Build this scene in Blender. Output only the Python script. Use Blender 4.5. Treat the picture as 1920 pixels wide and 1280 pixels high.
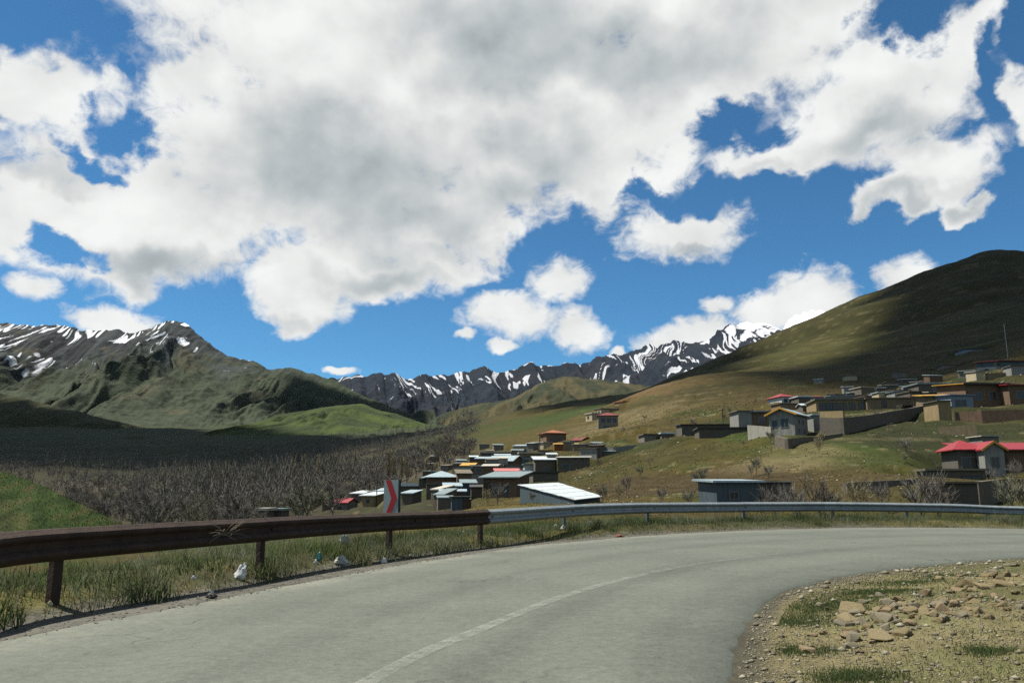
import bpy, bmesh, math, random
import numpy as np
from mathutils import Vector, Matrix, noise as mnoise

for o in list(bpy.data.objects):
    bpy.data.objects.remove(o, do_unlink=True)
scene = bpy.context.scene
COL = scene.collection
random.seed(7)
rng = np.random.default_rng(11)

# ------------------------------------------------------------------ camera
FPX, CAM_H = 1478.0, 1.15
PITCH = math.atan(278.0 / FPX)
cam_data = bpy.data.cameras.new('camera')
cam = bpy.data.objects.new('camera', cam_data)
COL.objects.link(cam)
cam.location = (0, 0, CAM_H)
cam.rotation_euler = (math.radians(90) + PITCH, 0, 0)
cam_data.sensor_width = 36.0
cam_data.lens = 36.0 * FPX / 1920.0
cam_data.clip_start = 0.05
cam_data.clip_end = 30000
scene.camera = cam
SP, CP = math.sin(PITCH), math.cos(PITCH)

def ray(px, py):
    a, b = (px - 960.0) / FPX, (640.0 - py) / FPX
    return (a, CP - b * SP, SP + b * CP)

def P(px, py, Y):
    """the place in the landscape seen at that point of the photograph, Y metres ahead"""
    r = ray(px, py)
    k = Y / r[1]
    return Vector((r[0] * k, Y, CAM_H + r[2] * k))

def G(px, py, z=0.0):
    r = ray(px, py)
    k = (z - CAM_H) / r[2]
    return Vector((r[0] * k, r[1] * k, z))

def azel(px, py):
    r = ray(px, py)
    return math.atan2(r[0], r[1]), math.atan2(r[2], math.hypot(r[0], r[1]))

# ------------------------------------------------------------------ light
SUN_AZ, SUN_EL = math.radians(-84), math.radians(64)      # high, from the left
SUN_DIR = Vector((math.sin(SUN_AZ) * math.cos(SUN_EL), math.cos(SUN_AZ) * math.cos(SUN_EL), math.sin(SUN_EL)))
EXPOSURE = 1.0
CLOUD = 2.0 ** (-EXPOSURE)
HAZE = 1.8e-6          # per metre
sun_data = bpy.data.lights.new('sun', 'SUN')
sun = bpy.data.objects.new('sun', sun_data)
COL.objects.link(sun)
sun_data.energy = 5.0
sun_data.angle = math.radians(1.2)
sun_data.color = (1.0, 0.95, 0.86)
sun.rotation_euler = SUN_DIR.to_track_quat('Z', 'Y').to_euler()
scene.view_settings.view_transform = 'Standard'
scene.view_settings.look = 'None'
scene.view_settings.exposure = EXPOSURE
scene.view_settings.gamma = 1
scene.view_settings.use_curve_mapping = False
scene.render.engine = 'CYCLES'
cy = scene.cycles
cy.use_denoising = False
cy.use_adaptive_sampling = False
cy.max_bounces = 6
cy.diffuse_bounces = 2
cy.glossy_bounces = 2
cy.transmission_bounces = 2
cy.volume_bounces = 0
cy.transparent_max_bounces = 8
cy.caustics_reflective = cy.caustics_refractive = False

class NT:
    """small helper for node trees"""
    def __init__(self, tree):
        self.t = tree
        tree.nodes.clear()
    def n(self, kind, **kw):
        nd = self.t.nodes.new(kind)
        for k, v in kw.items():
            setattr(nd, k, v)
        return nd
    def put(self, sock, v):
        if isinstance(v, bpy.types.NodeSocket):
            self.t.links.new(v, sock)
        elif isinstance(v, (tuple, list)) and len(v) == 3 and sock.type == 'RGBA':
            sock.default_value = (*v, 1)
        else:
            sock.default_value = v
    def m(self, op, a, b=0.0, c=None, clamp=False):
        nd = self.n('ShaderNodeMath', operation=op, use_clamp=clamp)
        self.put(nd.inputs[0], a)
        self.put(nd.inputs[1], b)
        if c is not None:
            self.put(nd.inputs[2], c)
        return nd.outputs[0]
    def v(self, op, a, b=(0, 0, 0)):
        nd = self.n('ShaderNodeVectorMath', operation=op)
        self.put(nd.inputs[0], a)
        if op == 'SCALE':
            self.put(nd.inputs['Scale'], b)
        else:
            self.put(nd.inputs[1], b)
        return nd.outputs['Value'] if op in ('LENGTH', 'DOT_PRODUCT') else nd.outputs['Vector']
    def noise(self, vec, scale, detail=4, rough=0.5, dist=0.0, lac=2.0):
        nd = self.n('ShaderNodeTexNoise')
        self.put(nd.inputs['Vector'], vec)
        nd.inputs['Scale'].default_value = scale
        nd.inputs['Detail'].default_value = detail
        nd.inputs['Roughness'].default_value = rough
        nd.inputs['Distortion'].default_value = dist
        nd.inputs['Lacunarity'].default_value = lac
        return nd.outputs['Fac']
    def ramp(self, f, lo, hi, a=0.0, b=1.0, smooth=True):
        nd = self.n('ShaderNodeMapRange', interpolation_type='SMOOTHSTEP' if smooth else 'LINEAR')
        self.put(nd.inputs[0], f)
        for i, x in enumerate((lo, hi, a, b)):
            self.put(nd.inputs[i + 1], x)
        return nd.outputs[0]
    def mix(self, f, a, b, blend='MIX'):
        nd = self.n('ShaderNodeMix', data_type='RGBA', blend_type=blend)
        self.put(nd.inputs[0], f)
        self.put(nd.inputs[6], a)
        self.put(nd.inputs[7], b)
        return nd.outputs[2]

# ------------------------------------------------------------------ sky
world = bpy.data.worlds.new('World')
scene.world = world
world.use_nodes = True
W = NT(world.node_tree)
sky = W.n('ShaderNodeTexSky', sky_type='NISHITA', sun_disc=False)
sky.sun_elevation = SUN_EL
sky.sun_rotation = SUN_AZ
sky.altitude = 2500
sky.air_density = 1.0
sky.dust_density = 0.15
sky.ozone_density = 2.5
SKY_STRENGTH = 0.056
tc = W.n('ShaderNodeTexCoord').outputs['Generated']
nrm = W.v('NORMALIZE', tc)
sep = W.n('ShaderNodeSeparateXYZ')
W.put(sep.inputs[0], nrm)
az = W.m('ARCTAN2', sep.outputs[0], sep.outputs[1])
el = W.m('ARCSINE', sep.outputs[2])
comb = W.n('ShaderNodeCombineXYZ')
W.put(comb.inputs[0], az)
W.put(comb.inputs[1], el)
uv = comb.outputs[0]
# a slow warp keeps the cloud outlines from reading as ellipses
wn = W.n('ShaderNodeTexNoise')
W.put(wn.inputs['Vector'], uv)
wn.inputs['Scale'].default_value = 11
wn.inputs['Detail'].default_value = 5
warp = W.v('SCALE', W.v('SUBTRACT', wn.outputs['Color'], (0.5, 0.5, 0.5)), 0.15)
uvw = W.v('ADD', uv, warp)

uvs = W.v('ADD', uv, W.v('SCALE', warp, 0.4))
def ell(cx, cy, rx, ry, rot=0, coord=None):
    a0, e0 = azel(cx, cy)
    a1, _ = azel(cx - rx, cy); a2, _ = azel(cx + rx, cy)
    _, e1 = azel(cx, cy - ry); _, e2 = azel(cx, cy + ry)
    ru, rv = abs(a2 - a1) / 2, abs(e2 - e1) / 2
    mp = W.n('ShaderNodeMapping', vector_type='TEXTURE')
    W.put(mp.inputs['Vector'], coord or uvw)
    mp.inputs['Location'].default_value = (a0, e0, 0)
    mp.inputs['Rotation'].default_value = (0, 0, math.radians(rot))
    mp.inputs['Scale'].default_value = (ru, rv, 1)
    flat = W.v('MULTIPLY', mp.outputs[0], (1, 1, 0))
    return W.v('LENGTH', flat)

def field(items, coord=None):
    """smooth union of rounded masses: 1 in the middle of one, 0 at its rim, negative outside"""
    out = None
    for it in items:
        d = ell(*it, coord=coord)
        f = W.m('SUBTRACT', 1.0, W.m('POWER', d, 1.6))
        f = W.m('MAXIMUM', f, -1.6)
        if out is None:
            out = f
        else:
            nd = W.n('ShaderNodeMath', operation='SMOOTH_MAX')
            W.put(nd.inputs[0], out); W.put(nd.inputs[1], f); nd.inputs[2].default_value = 0.25
            out = nd.outputs[0]
    return out

MASS = [(760, 130, 560, 280), (610, 330, 400, 190), (330, 370, 300, 150), (110, 400, 200, 130), (250, 450, 170, 80),
        (1030, 220, 320, 200), (880, 390, 180, 85), (1000, 10, 640, 150), (1320, 120, 320, 150), (1130, 310, 130, 85),
        (560, 535, 115, 68), (700, 490, 190, 70), (830, 480, 90, 45), (90, 190, 140, 85), (10, 440, 75, 65),
        (370, 150, 140, 100), (1640, 220, 230, 100), (1460, 285, 130, 45), (1700, 130, 150, 85), (1810, 45, 60, 50),
        (1740, 320, 150, 75), (1665, 388, 72, 42), (1800, 402, 66, 28), (1480, 40, 250, 95), (1915, 220, 40, 110),
        (1230, 230, 130, 80), (-180, 330, 240, 240), (2120, 250, 180, 180), (900, -320, 1100, 280)]
SMALL = [(60, 537, 60, 28), (210, 602, 95, 38), (1285, 432, 125, 60), (1055, 521, 60, 40), (955, 592, 92, 52),
         (1080, 615, 64, 46), (1290, 632, 100, 34), (1345, 584, 40, 24), (1520, 560, 100, 66), (1450, 590, 90, 36),
         (1700, 522, 50, 36), (650, 704, 36, 9), (1155, 656, 18, 13), (945, 651, 30, 11), (870, 630, 20, 10)]
HOLES = [(105, 35, 225, 85), (232, 250, 66, 44), (180, 298, 62, 24), (1395, 232, 80, 50), (1720, 5, 110, 60),
         (1855, 165, 36, 120), (105, 462, 80, 30), (1560, 350, 110, 36), (1290, 350, 130, 26)]
GREY = [(650, 320, 330, 150), (760, 400, 280, 90), (920, 60, 260, 120), (1000, 330, 160, 160), (1100, 110, 420, 120),
        (740, 520, 170, 50), (560, 590, 130, 30), (1640, 260, 200, 70), (1740, 390, 200, 40), (330, 480, 230, 45),
        (1500, 320, 150, 30), (60, 300, 160, 40), (1290, 462, 110, 20), (1000, -250, 900, 220)]
f_mass, f_small, f_hole, f_grey = field(MASS), field(SMALL, uvs), field(HOLES), field(GREY)

def fbm(vec):
    big = W.noise(vec, 9.0, 10, 0.58, 0.2)
    fine = W.noise(vec, 30.0, 7, 0.66, 0.9)
    return W.m('ADD', W.m('MULTIPLY', big, 0.64), W.m('MULTIPLY', fine, 0.36))
p1 = W.v('MULTIPLY', uv, (1.0, 1.3, 1.0))
N1 = fbm(p1)
nn = W.m('MULTIPLY', W.m('SUBTRACT', N1, 0.5), 2.0)
ns = W.m('SUBTRACT', W.noise(p1, 42.0, 8, 0.62, 0.5), 0.47)
L1 = W.noise(p1, 9.0, 5, 0.5, 0.15)
L2 = W.noise(W.v('ADD', p1, (-0.024, 0.036, 0.0)), 9.0, 5, 0.5, 0.15)
low = W.m('MULTIPLY', W.m('SUBTRACT', W.noise(p1, 6.5, 4, 0.45, 0.3), 0.5), 2.0)
# the same kind of cumulus goes on round the rest of the sky
out_side = W.m('MAXIMUM', W.ramp(W.m('ABSOLUTE', az), 0.62, 0.80), W.ramp(el, 0.66, 0.80))
f_else = W.m('MULTIPLY', W.m('SUBTRACT', W.noise(nrm, 2.6, 4, 0.5), 0.52), 5.0)
f_else = W.m('ADD', f_else, W.m('MULTIPLY', W.m('SUBTRACT', out_side, 1.0), 4.0))
f1 = W.m('MAXIMUM', f_mass, f_else)
dens = W.m('MAXIMUM', W.m('ADD', W.m('MINIMUM', W.m('MULTIPLY', f1, 1.35), 1.45), W.m('MULTIPLY', nn, 1.9)),
           W.m('ADD', W.m('MULTIPLY', f_small, 1.0), W.m('ADD', W.m('MULTIPLY', nn, 0.9), W.m('MULTIPLY', ns, 1.5))))
alpha = W.m('POWER', W.ramp(dens, -0.22, 0.66), 0.9)
torn = W.m('ADD', W.m('ADD', f_hole, W.m('MULTIPLY', nn, 1.7)), W.m('MULTIPLY', ns, 1.4))
alpha = W.m('MULTIPLY', alpha, W.ramp(torn, -0.25, 0.62, 1.0, 0.0))
above = W.ramp(el, -0.01, 0.03)
alpha = W.m('MULTIPLY', alpha, above)
relief = W.m('MULTIPLY', W.m('SUBTRACT', L1, L2), 0.42)
fine_relief = W.m('MULTIPLY', nn, 0.05)
gsh = W.ramp(W.m('ADD', f_grey, W.m('MULTIPLY', low, 0.42)), -0.30, 1.15)
gsh = W.m('MULTIPLY', gsh, W.ramp(W.m('MAXIMUM', f1, f_small), -0.1, 0.9))
lum = W.m('SUBTRACT', W.m('ADD', W.m('ADD', 0.86, relief), fine_relief), W.m('MULTIPLY', gsh, 0.37))
lum = W.m('MINIMUM', W.m('MAXIMUM', lum, 0.30), 0.93)
tint = W.mix(W.ramp(lum, 0.4, 0.8), (0.90, 1.0, 1.045), (0.985, 1.0, 0.985))
ccol = W.v('SCALE', tint, lum)
bg1 = W.n('ShaderNodeBackground')
W.put(bg1.inputs[0], W.mix(1.0, sky.outputs[0], (0.48, 0.93, 1.08), 'MULTIPLY')); bg1.inputs[1].default_value = SKY_STRENGTH
bg2 = W.n('ShaderNodeBackground')
W.put(bg2.inputs[0], ccol); bg2.inputs[1].default_value = CLOUD
mixs = W.n('ShaderNodeMixShader')
W.put(mixs.inputs[0], alpha)
W.put(mixs.inputs[1], bg1.outputs[0]); W.put(mixs.inputs[2], bg2.outputs[0])
wout = W.n('ShaderNodeOutputWorld')
W.put(wout.inputs[0], mixs.outputs[0])
world.cycles.sampling_method = 'MANUAL'
world.cycles.sample_map_resolution = 512

# ------------------------------------------------------------------ helpers
def smooth(a, b, x):
    t = np.clip((np.asarray(x, float) - a) / (b - a), 0, 1)
    return t * t * (3 - 2 * t)

_perm = np.random.default_rng(5).permutation(512)
_ang = np.random.default_rng(6).random(512) * 2 * np.pi
def perlin(x, y, seed=0):
    x = np.asarray(x, float) + seed * 17.31; y = np.asarray(y, float) - seed * 9.77
    xi, yi = np.floor(x).astype(int), np.floor(y).astype(int)
    xf, yf = x - xi, y - yi
    u, v = xf ** 3 * (xf * (xf * 6 - 15) + 10), yf ** 3 * (yf * (yf * 6 - 15) + 10)
    def g(i, j, dx, dy):
        h = _perm[(_perm[i % 512] + j) % 512]
        return np.cos(_ang[h]) * dx + np.sin(_ang[h]) * dy
    a = g(xi, yi, xf, yf); b = g(xi + 1, yi, xf - 1, yf)
    c = g(xi, yi + 1, xf, yf - 1); d = g(xi + 1, yi + 1, xf - 1, yf - 1)
    return (a + (b - a) * u + ((c + (d - c) * u) - (a + (b - a) * u)) * v) * 1.45
def fbmn(x, y, octs=4, seed=0, gain=0.5):
    s, a, f = 0, 1, 1
    for o in range(octs):
        s = s + a * perlin(x * f, y * f, seed + o); a *= gain; f *= 2.03
    return s
def ridged(x, y, octs=4, seed=0, gain=0.5):
    s, a, f, t = 0, 1, 1, 0
    for o in range(octs):
        s = s + a * (1 - np.abs(perlin(x * f, y * f, seed + o))); t += a; a *= gain; f *= 2.03
    return s / t

def tag(o, label=None, cat=None, group=None, kind=None):
    if label: o['label'] = label
    if cat: o['category'] = cat
    if group: o['group'] = group
    if kind: o['kind'] = kind
    return o

def link(name, me, mat=None, parent=None, loc=None):
    o = bpy.data.objects.new(name, me)
    if mat is not None and me is not None and not me.materials:
        me.materials.append(mat)
    COL.objects.link(o)
    if loc is not None: o.location = loc
    if parent is not None: o.parent = parent
    return o

def empty(name, loc, rz=0.0):
    o = bpy.data.objects.new(name, None)
    o.empty_display_size = 0.3
    o.location = loc; o.rotation_euler = (0, 0, rz)
    COL.objects.link(o)
    return o

def copy_tree(o, parent=None):
    c = o.copy(); COL.objects.link(c); c.parent = parent
    for ch in o.children:
        copy_tree(ch, c)
    return c

class MB:
    def __init__(self): self.v, self.f = [], []
    def add(self, vs, fs):
        n = len(self.v); self.v += [tuple(v) for v in vs]; self.f += [tuple(i + n for i in f) for f in fs]; return self
    def box(self, x0, x1, y0, y1, z0, z1):
        return self.add([(x0, y0, z0), (x1, y0, z0), (x1, y1, z0), (x0, y1, z0), (x0, y0, z1), (x1, y0, z1), (x1, y1, z1), (x0, y1, z1)],
                        [(0, 3, 2, 1), (4, 5, 6, 7), (0, 1, 5, 4), (1, 2, 6, 5), (2, 3, 7, 6), (3, 0, 4, 7)])
    def slab(self, quad, th):
        """a sheet of thickness th under a four-cornered (or more) outline, corners anticlockwise from above"""
        n = len(quad)
        vs = [tuple(q) for q in quad] + [(q[0], q[1], q[2] - th) for q in quad]
        fs = [tuple(range(n)), tuple(range(2 * n - 1, n - 1, -1))] + [(i, i + n, (i + 1) % n + n, (i + 1) % n) for i in range(n)]
        return self.add(vs, fs)
    def prism(self, poly_xz, y0, y1):
        n = len(poly_xz)
        vs = [(x, y0, z) for x, z in poly_xz] + [(x, y1, z) for x, z in poly_xz]
        return self.add(vs, [tuple(range(n)), tuple(range(2 * n - 1, n - 1, -1))] + [(i + n, (i + 1) % n + n, (i + 1) % n, i) for i in range(n)])
    def tube(self, pts, rad, k=5):
        rings = []
        pts = [Vector(p) for p in pts]
        for i, p in enumerate(pts):
            d = (pts[min(i + 1, len(pts) - 1)] - pts[max(i - 1, 0)])
            d = d.normalized() if d.length > 1e-9 else Vector((0, 0, 1))
            a = d.orthogonal().normalized(); b = d.cross(a)
            r = rad[i] if isinstance(rad, (list, tuple)) else rad
            rings.append([p + (a * math.cos(t) + b * math.sin(t)) * r for t in [2 * math.pi * j / k for j in range(k)]])
        vs = [q for rg in rings for q in rg]
        fs = [(i * k + j, i * k + (j + 1) % k, (i + 1) * k + (j + 1) % k, (i + 1) * k + j) for i in range(len(pts) - 1) for j in range(k)]
        fs += [tuple(range(k - 1, -1, -1)), tuple(range((len(pts) - 1) * k, len(pts) * k))]
        return self.add(vs, fs)
    def mesh(self, name):
        me = bpy.data.meshes.new(name); me.from_pydata(self.v, [], self.f); me.update(); return me
    def build(self, name, mat, parent=None, loc=None):
        return link(name, self.mesh(name), mat, parent, loc)

def np_mesh(name, verts, faces, smooth_=False, up=True, **attrs):
    """verts (n,3), faces (m,3|4); colour attributes by keyword as (n,3) or float (n,)"""
    me = bpy.data.meshes.new(name)
    verts = np.ascontiguousarray(verts, np.float32); faces = np.ascontiguousarray(faces, np.int32)
    k = faces.shape[1]
    if up:
        a, b, c = verts[faces[:, 0]], verts[faces[:, 1]], verts[faces[:, 2]]
        if np.cross(b - a, c - a)[:, 2].mean() < 0: faces = np.ascontiguousarray(faces[:, ::-1])
    me.vertices.add(len(verts)); me.vertices.foreach_set('co', verts.ravel())
    me.loops.add(faces.size); me.loops.foreach_set('vertex_index', faces.ravel())
    me.polygons.add(len(faces)); me.polygons.foreach_set('loop_start', np.arange(0, faces.size, k, dtype=np.int32))
    me.update(calc_edges=True)
    for key, a in attrs.items():
        if a.ndim == 2:
            at = me.attributes.new(key, 'FLOAT_COLOR', 'POINT')
            at.data.foreach_set('color', np.concatenate([a, np.ones((len(a), 1))], 1).astype(np.float32).ravel())
        else:
            at = me.attributes.new(key, 'FLOAT', 'POINT')
            at.data.foreach_set('value', a.astype(np.float32))
    if smooth_:
        me.polygons.foreach_set('use_smooth', np.ones(len(faces), bool))
    return me

def grid_faces(nr, nc):
    i, j = np.meshgrid(np.arange(nr - 1), np.arange(nc - 1), indexing='ij')
    a = (i * nc + j).ravel()
    return np.stack([a, a + 1, a + nc + 1, a + nc], 1)

# ------------------------------------------------------------------ materials
SNOW_GREYED = 0.42  # white kept in snow streaks; the greying paints cloud shade on the range
TONE = 0.74      # overall depth of the surface colours
_mats = {}
def mat(name, col=(0.5, 0.5, 0.5), rough=0.8, metal=0.0, var=0.25, scale=1.5, bump=0.0, bscale=None, attr=None, spec=0.3, streak=0.0):
    if name in _mats: return _mats[name]
    m = bpy.data.materials.new(name); m.use_nodes = True
    T = NT(m.node_tree)
    out = T.n('ShaderNodeOutputMaterial'); b = T.n('ShaderNodeBsdfPrincipled')
    T.put(out.inputs[0], b.outputs[0])
    co = T.n('ShaderNodeTexCoord').outputs['Object']
    if attr:
        at = T.n('ShaderNodeAttribute', attribute_name=attr); base = at.outputs['Color']
    else:
        base = tuple(col)
    n1 = T.noise(co, scale, 6, 0.6)
    n2 = T.noise(co, scale * 7.3, 4, 0.6)
    k = T.m('ADD', T.m('MULTIPLY', T.m('SUBTRACT', n1, 0.5), var * 2.4), T.m('MULTIPLY', T.m('SUBTRACT', n2, 0.5), var * 1.6))
    k = T.m('MULTIPLY', T.m('MAXIMUM', T.m('ADD', 1.0, k), 0.2), TONE)
    if streak:
        sv = T.v('MULTIPLY', co, (6, 6, 0.5))
        k = T.m('MULTIPLY', k, T.ramp(T.noise(sv, 1.0, 4, 0.6), 0.3, 0.7, 1 - streak, 1 + streak * 0.3))
    T.put(b.inputs['Base Color'], T.v('SCALE', base, k))
    b.inputs['Roughness'].default_value = rough
    b.inputs['Metallic'].default_value = metal
    b.inputs['Specular IOR Level'].default_value = spec
    if bump:
        bn = T.n('ShaderNodeBump'); bn.inputs['Strength'].default_value = bump; bn.inputs['Distance'].default_value = 0.05
        T.put(bn.inputs['Height'], T.noise(co, bscale or scale * 6, 6, 0.65))
        T.put(b.inputs['Normal'], bn.outputs[0])
    _mats[name] = m
    return m

def terrain_mat(name, s_big, s_fine, var=0.35, snow=False, bump=0.6, bdist=0.5, snow_scale=0.02):
    m = bpy.data.materials.new(name); m.use_nodes = True
    T = NT(m.node_tree)
    out = T.n('ShaderNodeOutputMaterial'); b = T.n('ShaderNodeBsdfPrincipled')
    T.put(out.inputs[0], b.outputs[0])
    co = T.n('ShaderNodeTexCoord').outputs['Object']
    base = T.n('ShaderNodeAttribute', attribute_name='col').outputs['Color']
    n1 = T.noise(co, s_big, 8, 0.62); n2 = T.noise(co, s_fine, 6, 0.65)
    k = T.m('ADD', T.m('MULTIPLY', T.m('SUBTRACT', n1, 0.5), var * 2.6), T.m('MULTIPLY', T.m('SUBTRACT', n2, 0.5), var * 2.2))
    k = T.m('MULTIPLY', T.m('MAXIMUM', T.m('ADD', 1.0, k), 0.25), TONE)
    c = T.v('SCALE', base, k)
    if snow:
        sn = T.n('ShaderNodeAttribute', attribute_name='snow').outputs['Fac']
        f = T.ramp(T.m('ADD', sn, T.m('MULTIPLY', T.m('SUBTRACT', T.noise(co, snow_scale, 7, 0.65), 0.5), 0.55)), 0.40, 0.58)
        c = T.mix(T.m('MULTIPLY', f, T.ramp(sn, .72, 1.0, SNOW_GREYED, 1.0)), c, (0.80, 0.82, 0.86))
    T.put(b.inputs['Base Color'], c)
    b.inputs['Roughness'].default_value = 0.95
    b.inputs['Specular IOR Level'].default_value = 0.1
    bn = T.n('ShaderNodeBump'); bn.inputs['Strength'].default_value = bump; bn.inputs['Distance'].default_value = bdist
    T.put(bn.inputs['Height'], T.m('ADD', T.noise(co, s_big * 1.7, 8, 0.65), T.m('MULTIPLY', n2, 0.3)))
    T.put(b.inputs['Normal'], bn.outputs[0])
    return m

# ------------------------------------------------------------------ road lines (world coordinates, metres)
def poly(pts): return [(float(p[0]), float(p[1])) for p in pts]
def catmull(pts, step=0.5):
    pts = [np.array(p, float) for p in pts]
    pts = [2 * pts[0] - pts[1]] + pts + [2 * pts[-1] - pts[-2]]
    out = []
    for i in range(1, len(pts) - 2):
        p0, p1, p2, p3 = pts[i - 1:i + 3]
        n = max(2, int(np.linalg.norm(p2 - p1) / step))
        for t in np.linspace(0, 1, n, endpoint=False):
            out.append(0.5 * ((2 * p1) + (-p0 + p2) * t + (2 * p0 - 5 * p1 + 4 * p2 - p3) * t * t + (-p0 + 3 * p1 - 3 * p2 + p3) * t ** 3))
    out.append(pts[-2])
    return np.array(out)
OUTER_PX = [(0, 1200), (200, 1161), (400, 1123), (600, 1085), (800, 1050), (1000, 1022), (1200, 1004), (1400, 994), (1600, 989), (1800, 989), (1920, 991)]
INNER_PX = [(1378, 1280), (1388, 1210), (1412, 1150), (1450, 1115), (1520, 1090), (1600, 1074), (1700, 1061), (1800, 1052), (1920, 1043)]
outer = [tuple(G(*p)[:2]) for p in OUTER_PX]
inner = [tuple(G(*p)[:2]) for p in INNER_PX]
outer = [(-8.2, -14), (-6.2, -4), (-5.2, 1.6)] + outer + [(20, 23.0), (28, 20.8), (38, 15), (46, 6), (52, -6)]
inner = [(-0.9, -14), (0.1, -4), (0.75, 1.4)] + inner + [(12.5, 15.1), (18, 15.4), (26, 13), (34, 8), (41, 0), (46, -9)]
outer_c, inner_c = catmull(outer), catmull(inner)
RAIL_PX = [(-160, 1019, 6.3), (0, 997, 7.3), (200, 985, 8.5), (400, 975, 10.0), (650, 964, 13.0), (905, 955, 17.0), (1150, 943, 22.5), (1400, 941, 26.0), (1600, 941, 27.6), (1780, 944, 28.4), (1920, 949, 28.7)]
rail_top = [P(*p) for p in RAIL_PX]
rail_pts = [(-9.5, -12, 0.75), (-7.4, -2, 0.75), (-6.4, 2.5, 0.75)] + [(p.x, p.y, p.z) for p in rail_top] + [(25, 28.2, 0.5), (35, 25, 0.5), (46, 18, 0.5), (55, 8, 0.5), (60, -5, 0.5)]
rail_c = catmull(rail_pts)

def signed_beyond(x, y, line, fine=True):
    """distance from a polyline, positive on its left-hand (valley) side"""
    x = np.asarray(x, float); y = np.asarray(y, float)
    if fine:
        out = signed_beyond(x, y, line, False)
        k = (np.abs(out) < 4) & (np.hypot(x, y) < 40)
        if k.any(): out[k] = signed_beyond(x[k], y[k], line, None)
        return out
    best = np.full(np.shape(x), 1e9); sgn = np.ones(np.shape(x))
    ln = line[::(6 if fine is False else 1), :2]
    if x.size < 60:
        A, D = ln[:-1], ln[1:] - ln[:-1]
        fx, fy = x.reshape(-1, 1) - A[None, :, 0], y.reshape(-1, 1) - A[None, :, 1]
        t = np.clip((fx * D[:, 0] + fy * D[:, 1]) / (D * D).sum(1), 0, 1)
        dist = np.hypot(fx - t * D[:, 0], fy - t * D[:, 1]); k = dist.argmin(1); r_ = np.arange(len(k))
        return (dist[r_, k] * np.sign(D[k, 0] * fy[r_, k] - D[k, 1] * fx[r_, k])).reshape(x.shape)
    for a, b in zip(ln[:-1], ln[1:]):
        d = b - a; L2 = d @ d
        t = np.clip(((x - a[0]) * d[0] + (y - a[1]) * d[1]) / L2, 0, 1)
        ex, ey = x - a[0] - t * d[0], y - a[1] - t * d[1]
        dist = np.hypot(ex, ey)
        cr = d[0] * (y - a[1]) - d[1] * (x - a[0])
        m = dist < best
        best = np.where(m, dist, best); sgn = np.where(m, np.sign(cr), sgn)
    return best * sgn

# ------------------------------------------------------------------ terrain height
CTRL = []
def col_(px, items):
    for py, Y in items: CTRL.append((px, py, Y))
col_(-300, [(1030, 80), (985, 150), (955, 250), (905, 450), (860, 700), (815, 1100), (795, 1600)])
col_(0, [(1030, 80), (985, 150), (950, 250), (900, 450), (855, 700), (815, 1100), (795, 1600)])
col_(300, [(1025, 80), (985, 150), (948, 250), (905, 450), (865, 700), (818, 1100), (800, 1600)])
col_(500, [(1020, 80), (980, 150), (943, 250), (898, 450), (858, 700), (816, 1100), (800, 1600)])
col_(650, [(1005, 70), (972, 130), (935, 230), (885, 430), (848, 700), (814, 1100), (800, 1600)])
col_(780, [(985, 60), (958, 100), (930, 150), (895, 230), (858, 400), (830, 650), (808, 1000), (800, 1600)])
col_(880, [(955, 45), (950, 75), (938, 105), (895, 150), (868, 200), (840, 300), (815, 470), (802, 750), (800, 1600)])
col_(1000, [(948, 50), (942, 80), (922, 108), (882, 140), (858, 175), (838, 220), (812, 320), (787, 520), (772, 800), (790, 1200)])
col_(1100, [(946, 55), (930, 85), (884, 122), (855, 150), (828, 185), (804, 230), (776, 310), (762, 480), (752, 850), (775, 1200)])
col_(1200, [(946, 55), (915, 82), (874, 110), (842, 138), (818, 168), (790, 208), (752, 270), (738, 310), (746, 420), (736, 850), (765, 1200)])
col_(1270, [(944, 55), (910, 80), (866, 106), (832, 132), (806, 165), (772, 205), (730, 270), (715, 310), (724, 420), (711, 850), (745, 1200)])
col_(1350, [(943, 55), (905, 78), (868, 98), (830, 118), (806, 140), (768, 185), (722, 255), (698, 320), (700, 430), (677, 850), (720, 1200)])
col_(1500, [(940, 52), (900, 72), (862, 90), (830, 104), (806, 120), (775, 145), (748, 185), (716, 255), (690, 340), (660, 500), (606, 850), (665, 1200)])
col_(1650, [(938, 48), (902, 64), (862, 84), (824, 103), (786, 124), (752, 155), (722, 205), (698, 270), (665, 360), (620, 520), (546, 840), (620, 1200)])
col_(1780, [(938, 46), (908, 60), (892, 74), (850, 93), (800, 114), (762, 132), (722, 162), (692, 215), (664, 290), (620, 380), (565, 540), (497, 810), (580, 1200)])
col_(1860, [(938, 46), (908, 60), (890, 76), (848, 92), (796, 112), (756, 130), (712, 158), (676, 205), (640, 290), (595, 390), (545, 540), (474, 800), (570, 1200)])
col_(1960, [(938, 46), (905, 62), (885, 78), (838, 92), (780, 112), (730, 135), (690, 165), (652, 210), (615, 290), (570, 390), (530, 540), (478, 800), (570, 1200)])
col_(2250, [(935, 50), (900, 65), (820, 90), (760, 115), (700, 145), (640, 200), (590, 300), (545, 420), (515, 600), (495, 820), (580, 1200)])
_c = np.array([P(*c)[:] for c in CTRL])
_extra = [(-60, 10, 0), (0, 20, 0), (10, 35, 0), (-20, 25, -1), (20, 38, 0), (30, 40, .5)]
_c = np.vstack([_c, np.array(_extra, float)])
_r = np.hypot(_c[:, 0], _c[:, 1]); KA = 2.6
_pts = np.stack([np.arctan2(_c[:, 0], _c[:, 1]) * KA, np.log(_r)], 1)
_w = _c[:, 2] / (_r + 15)
def _phi(d2): return 0.5 * d2 * np.log(d2 + 1e-12)
_n = len(_pts)
_A = np.zeros((_n + 3, _n + 3))
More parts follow.
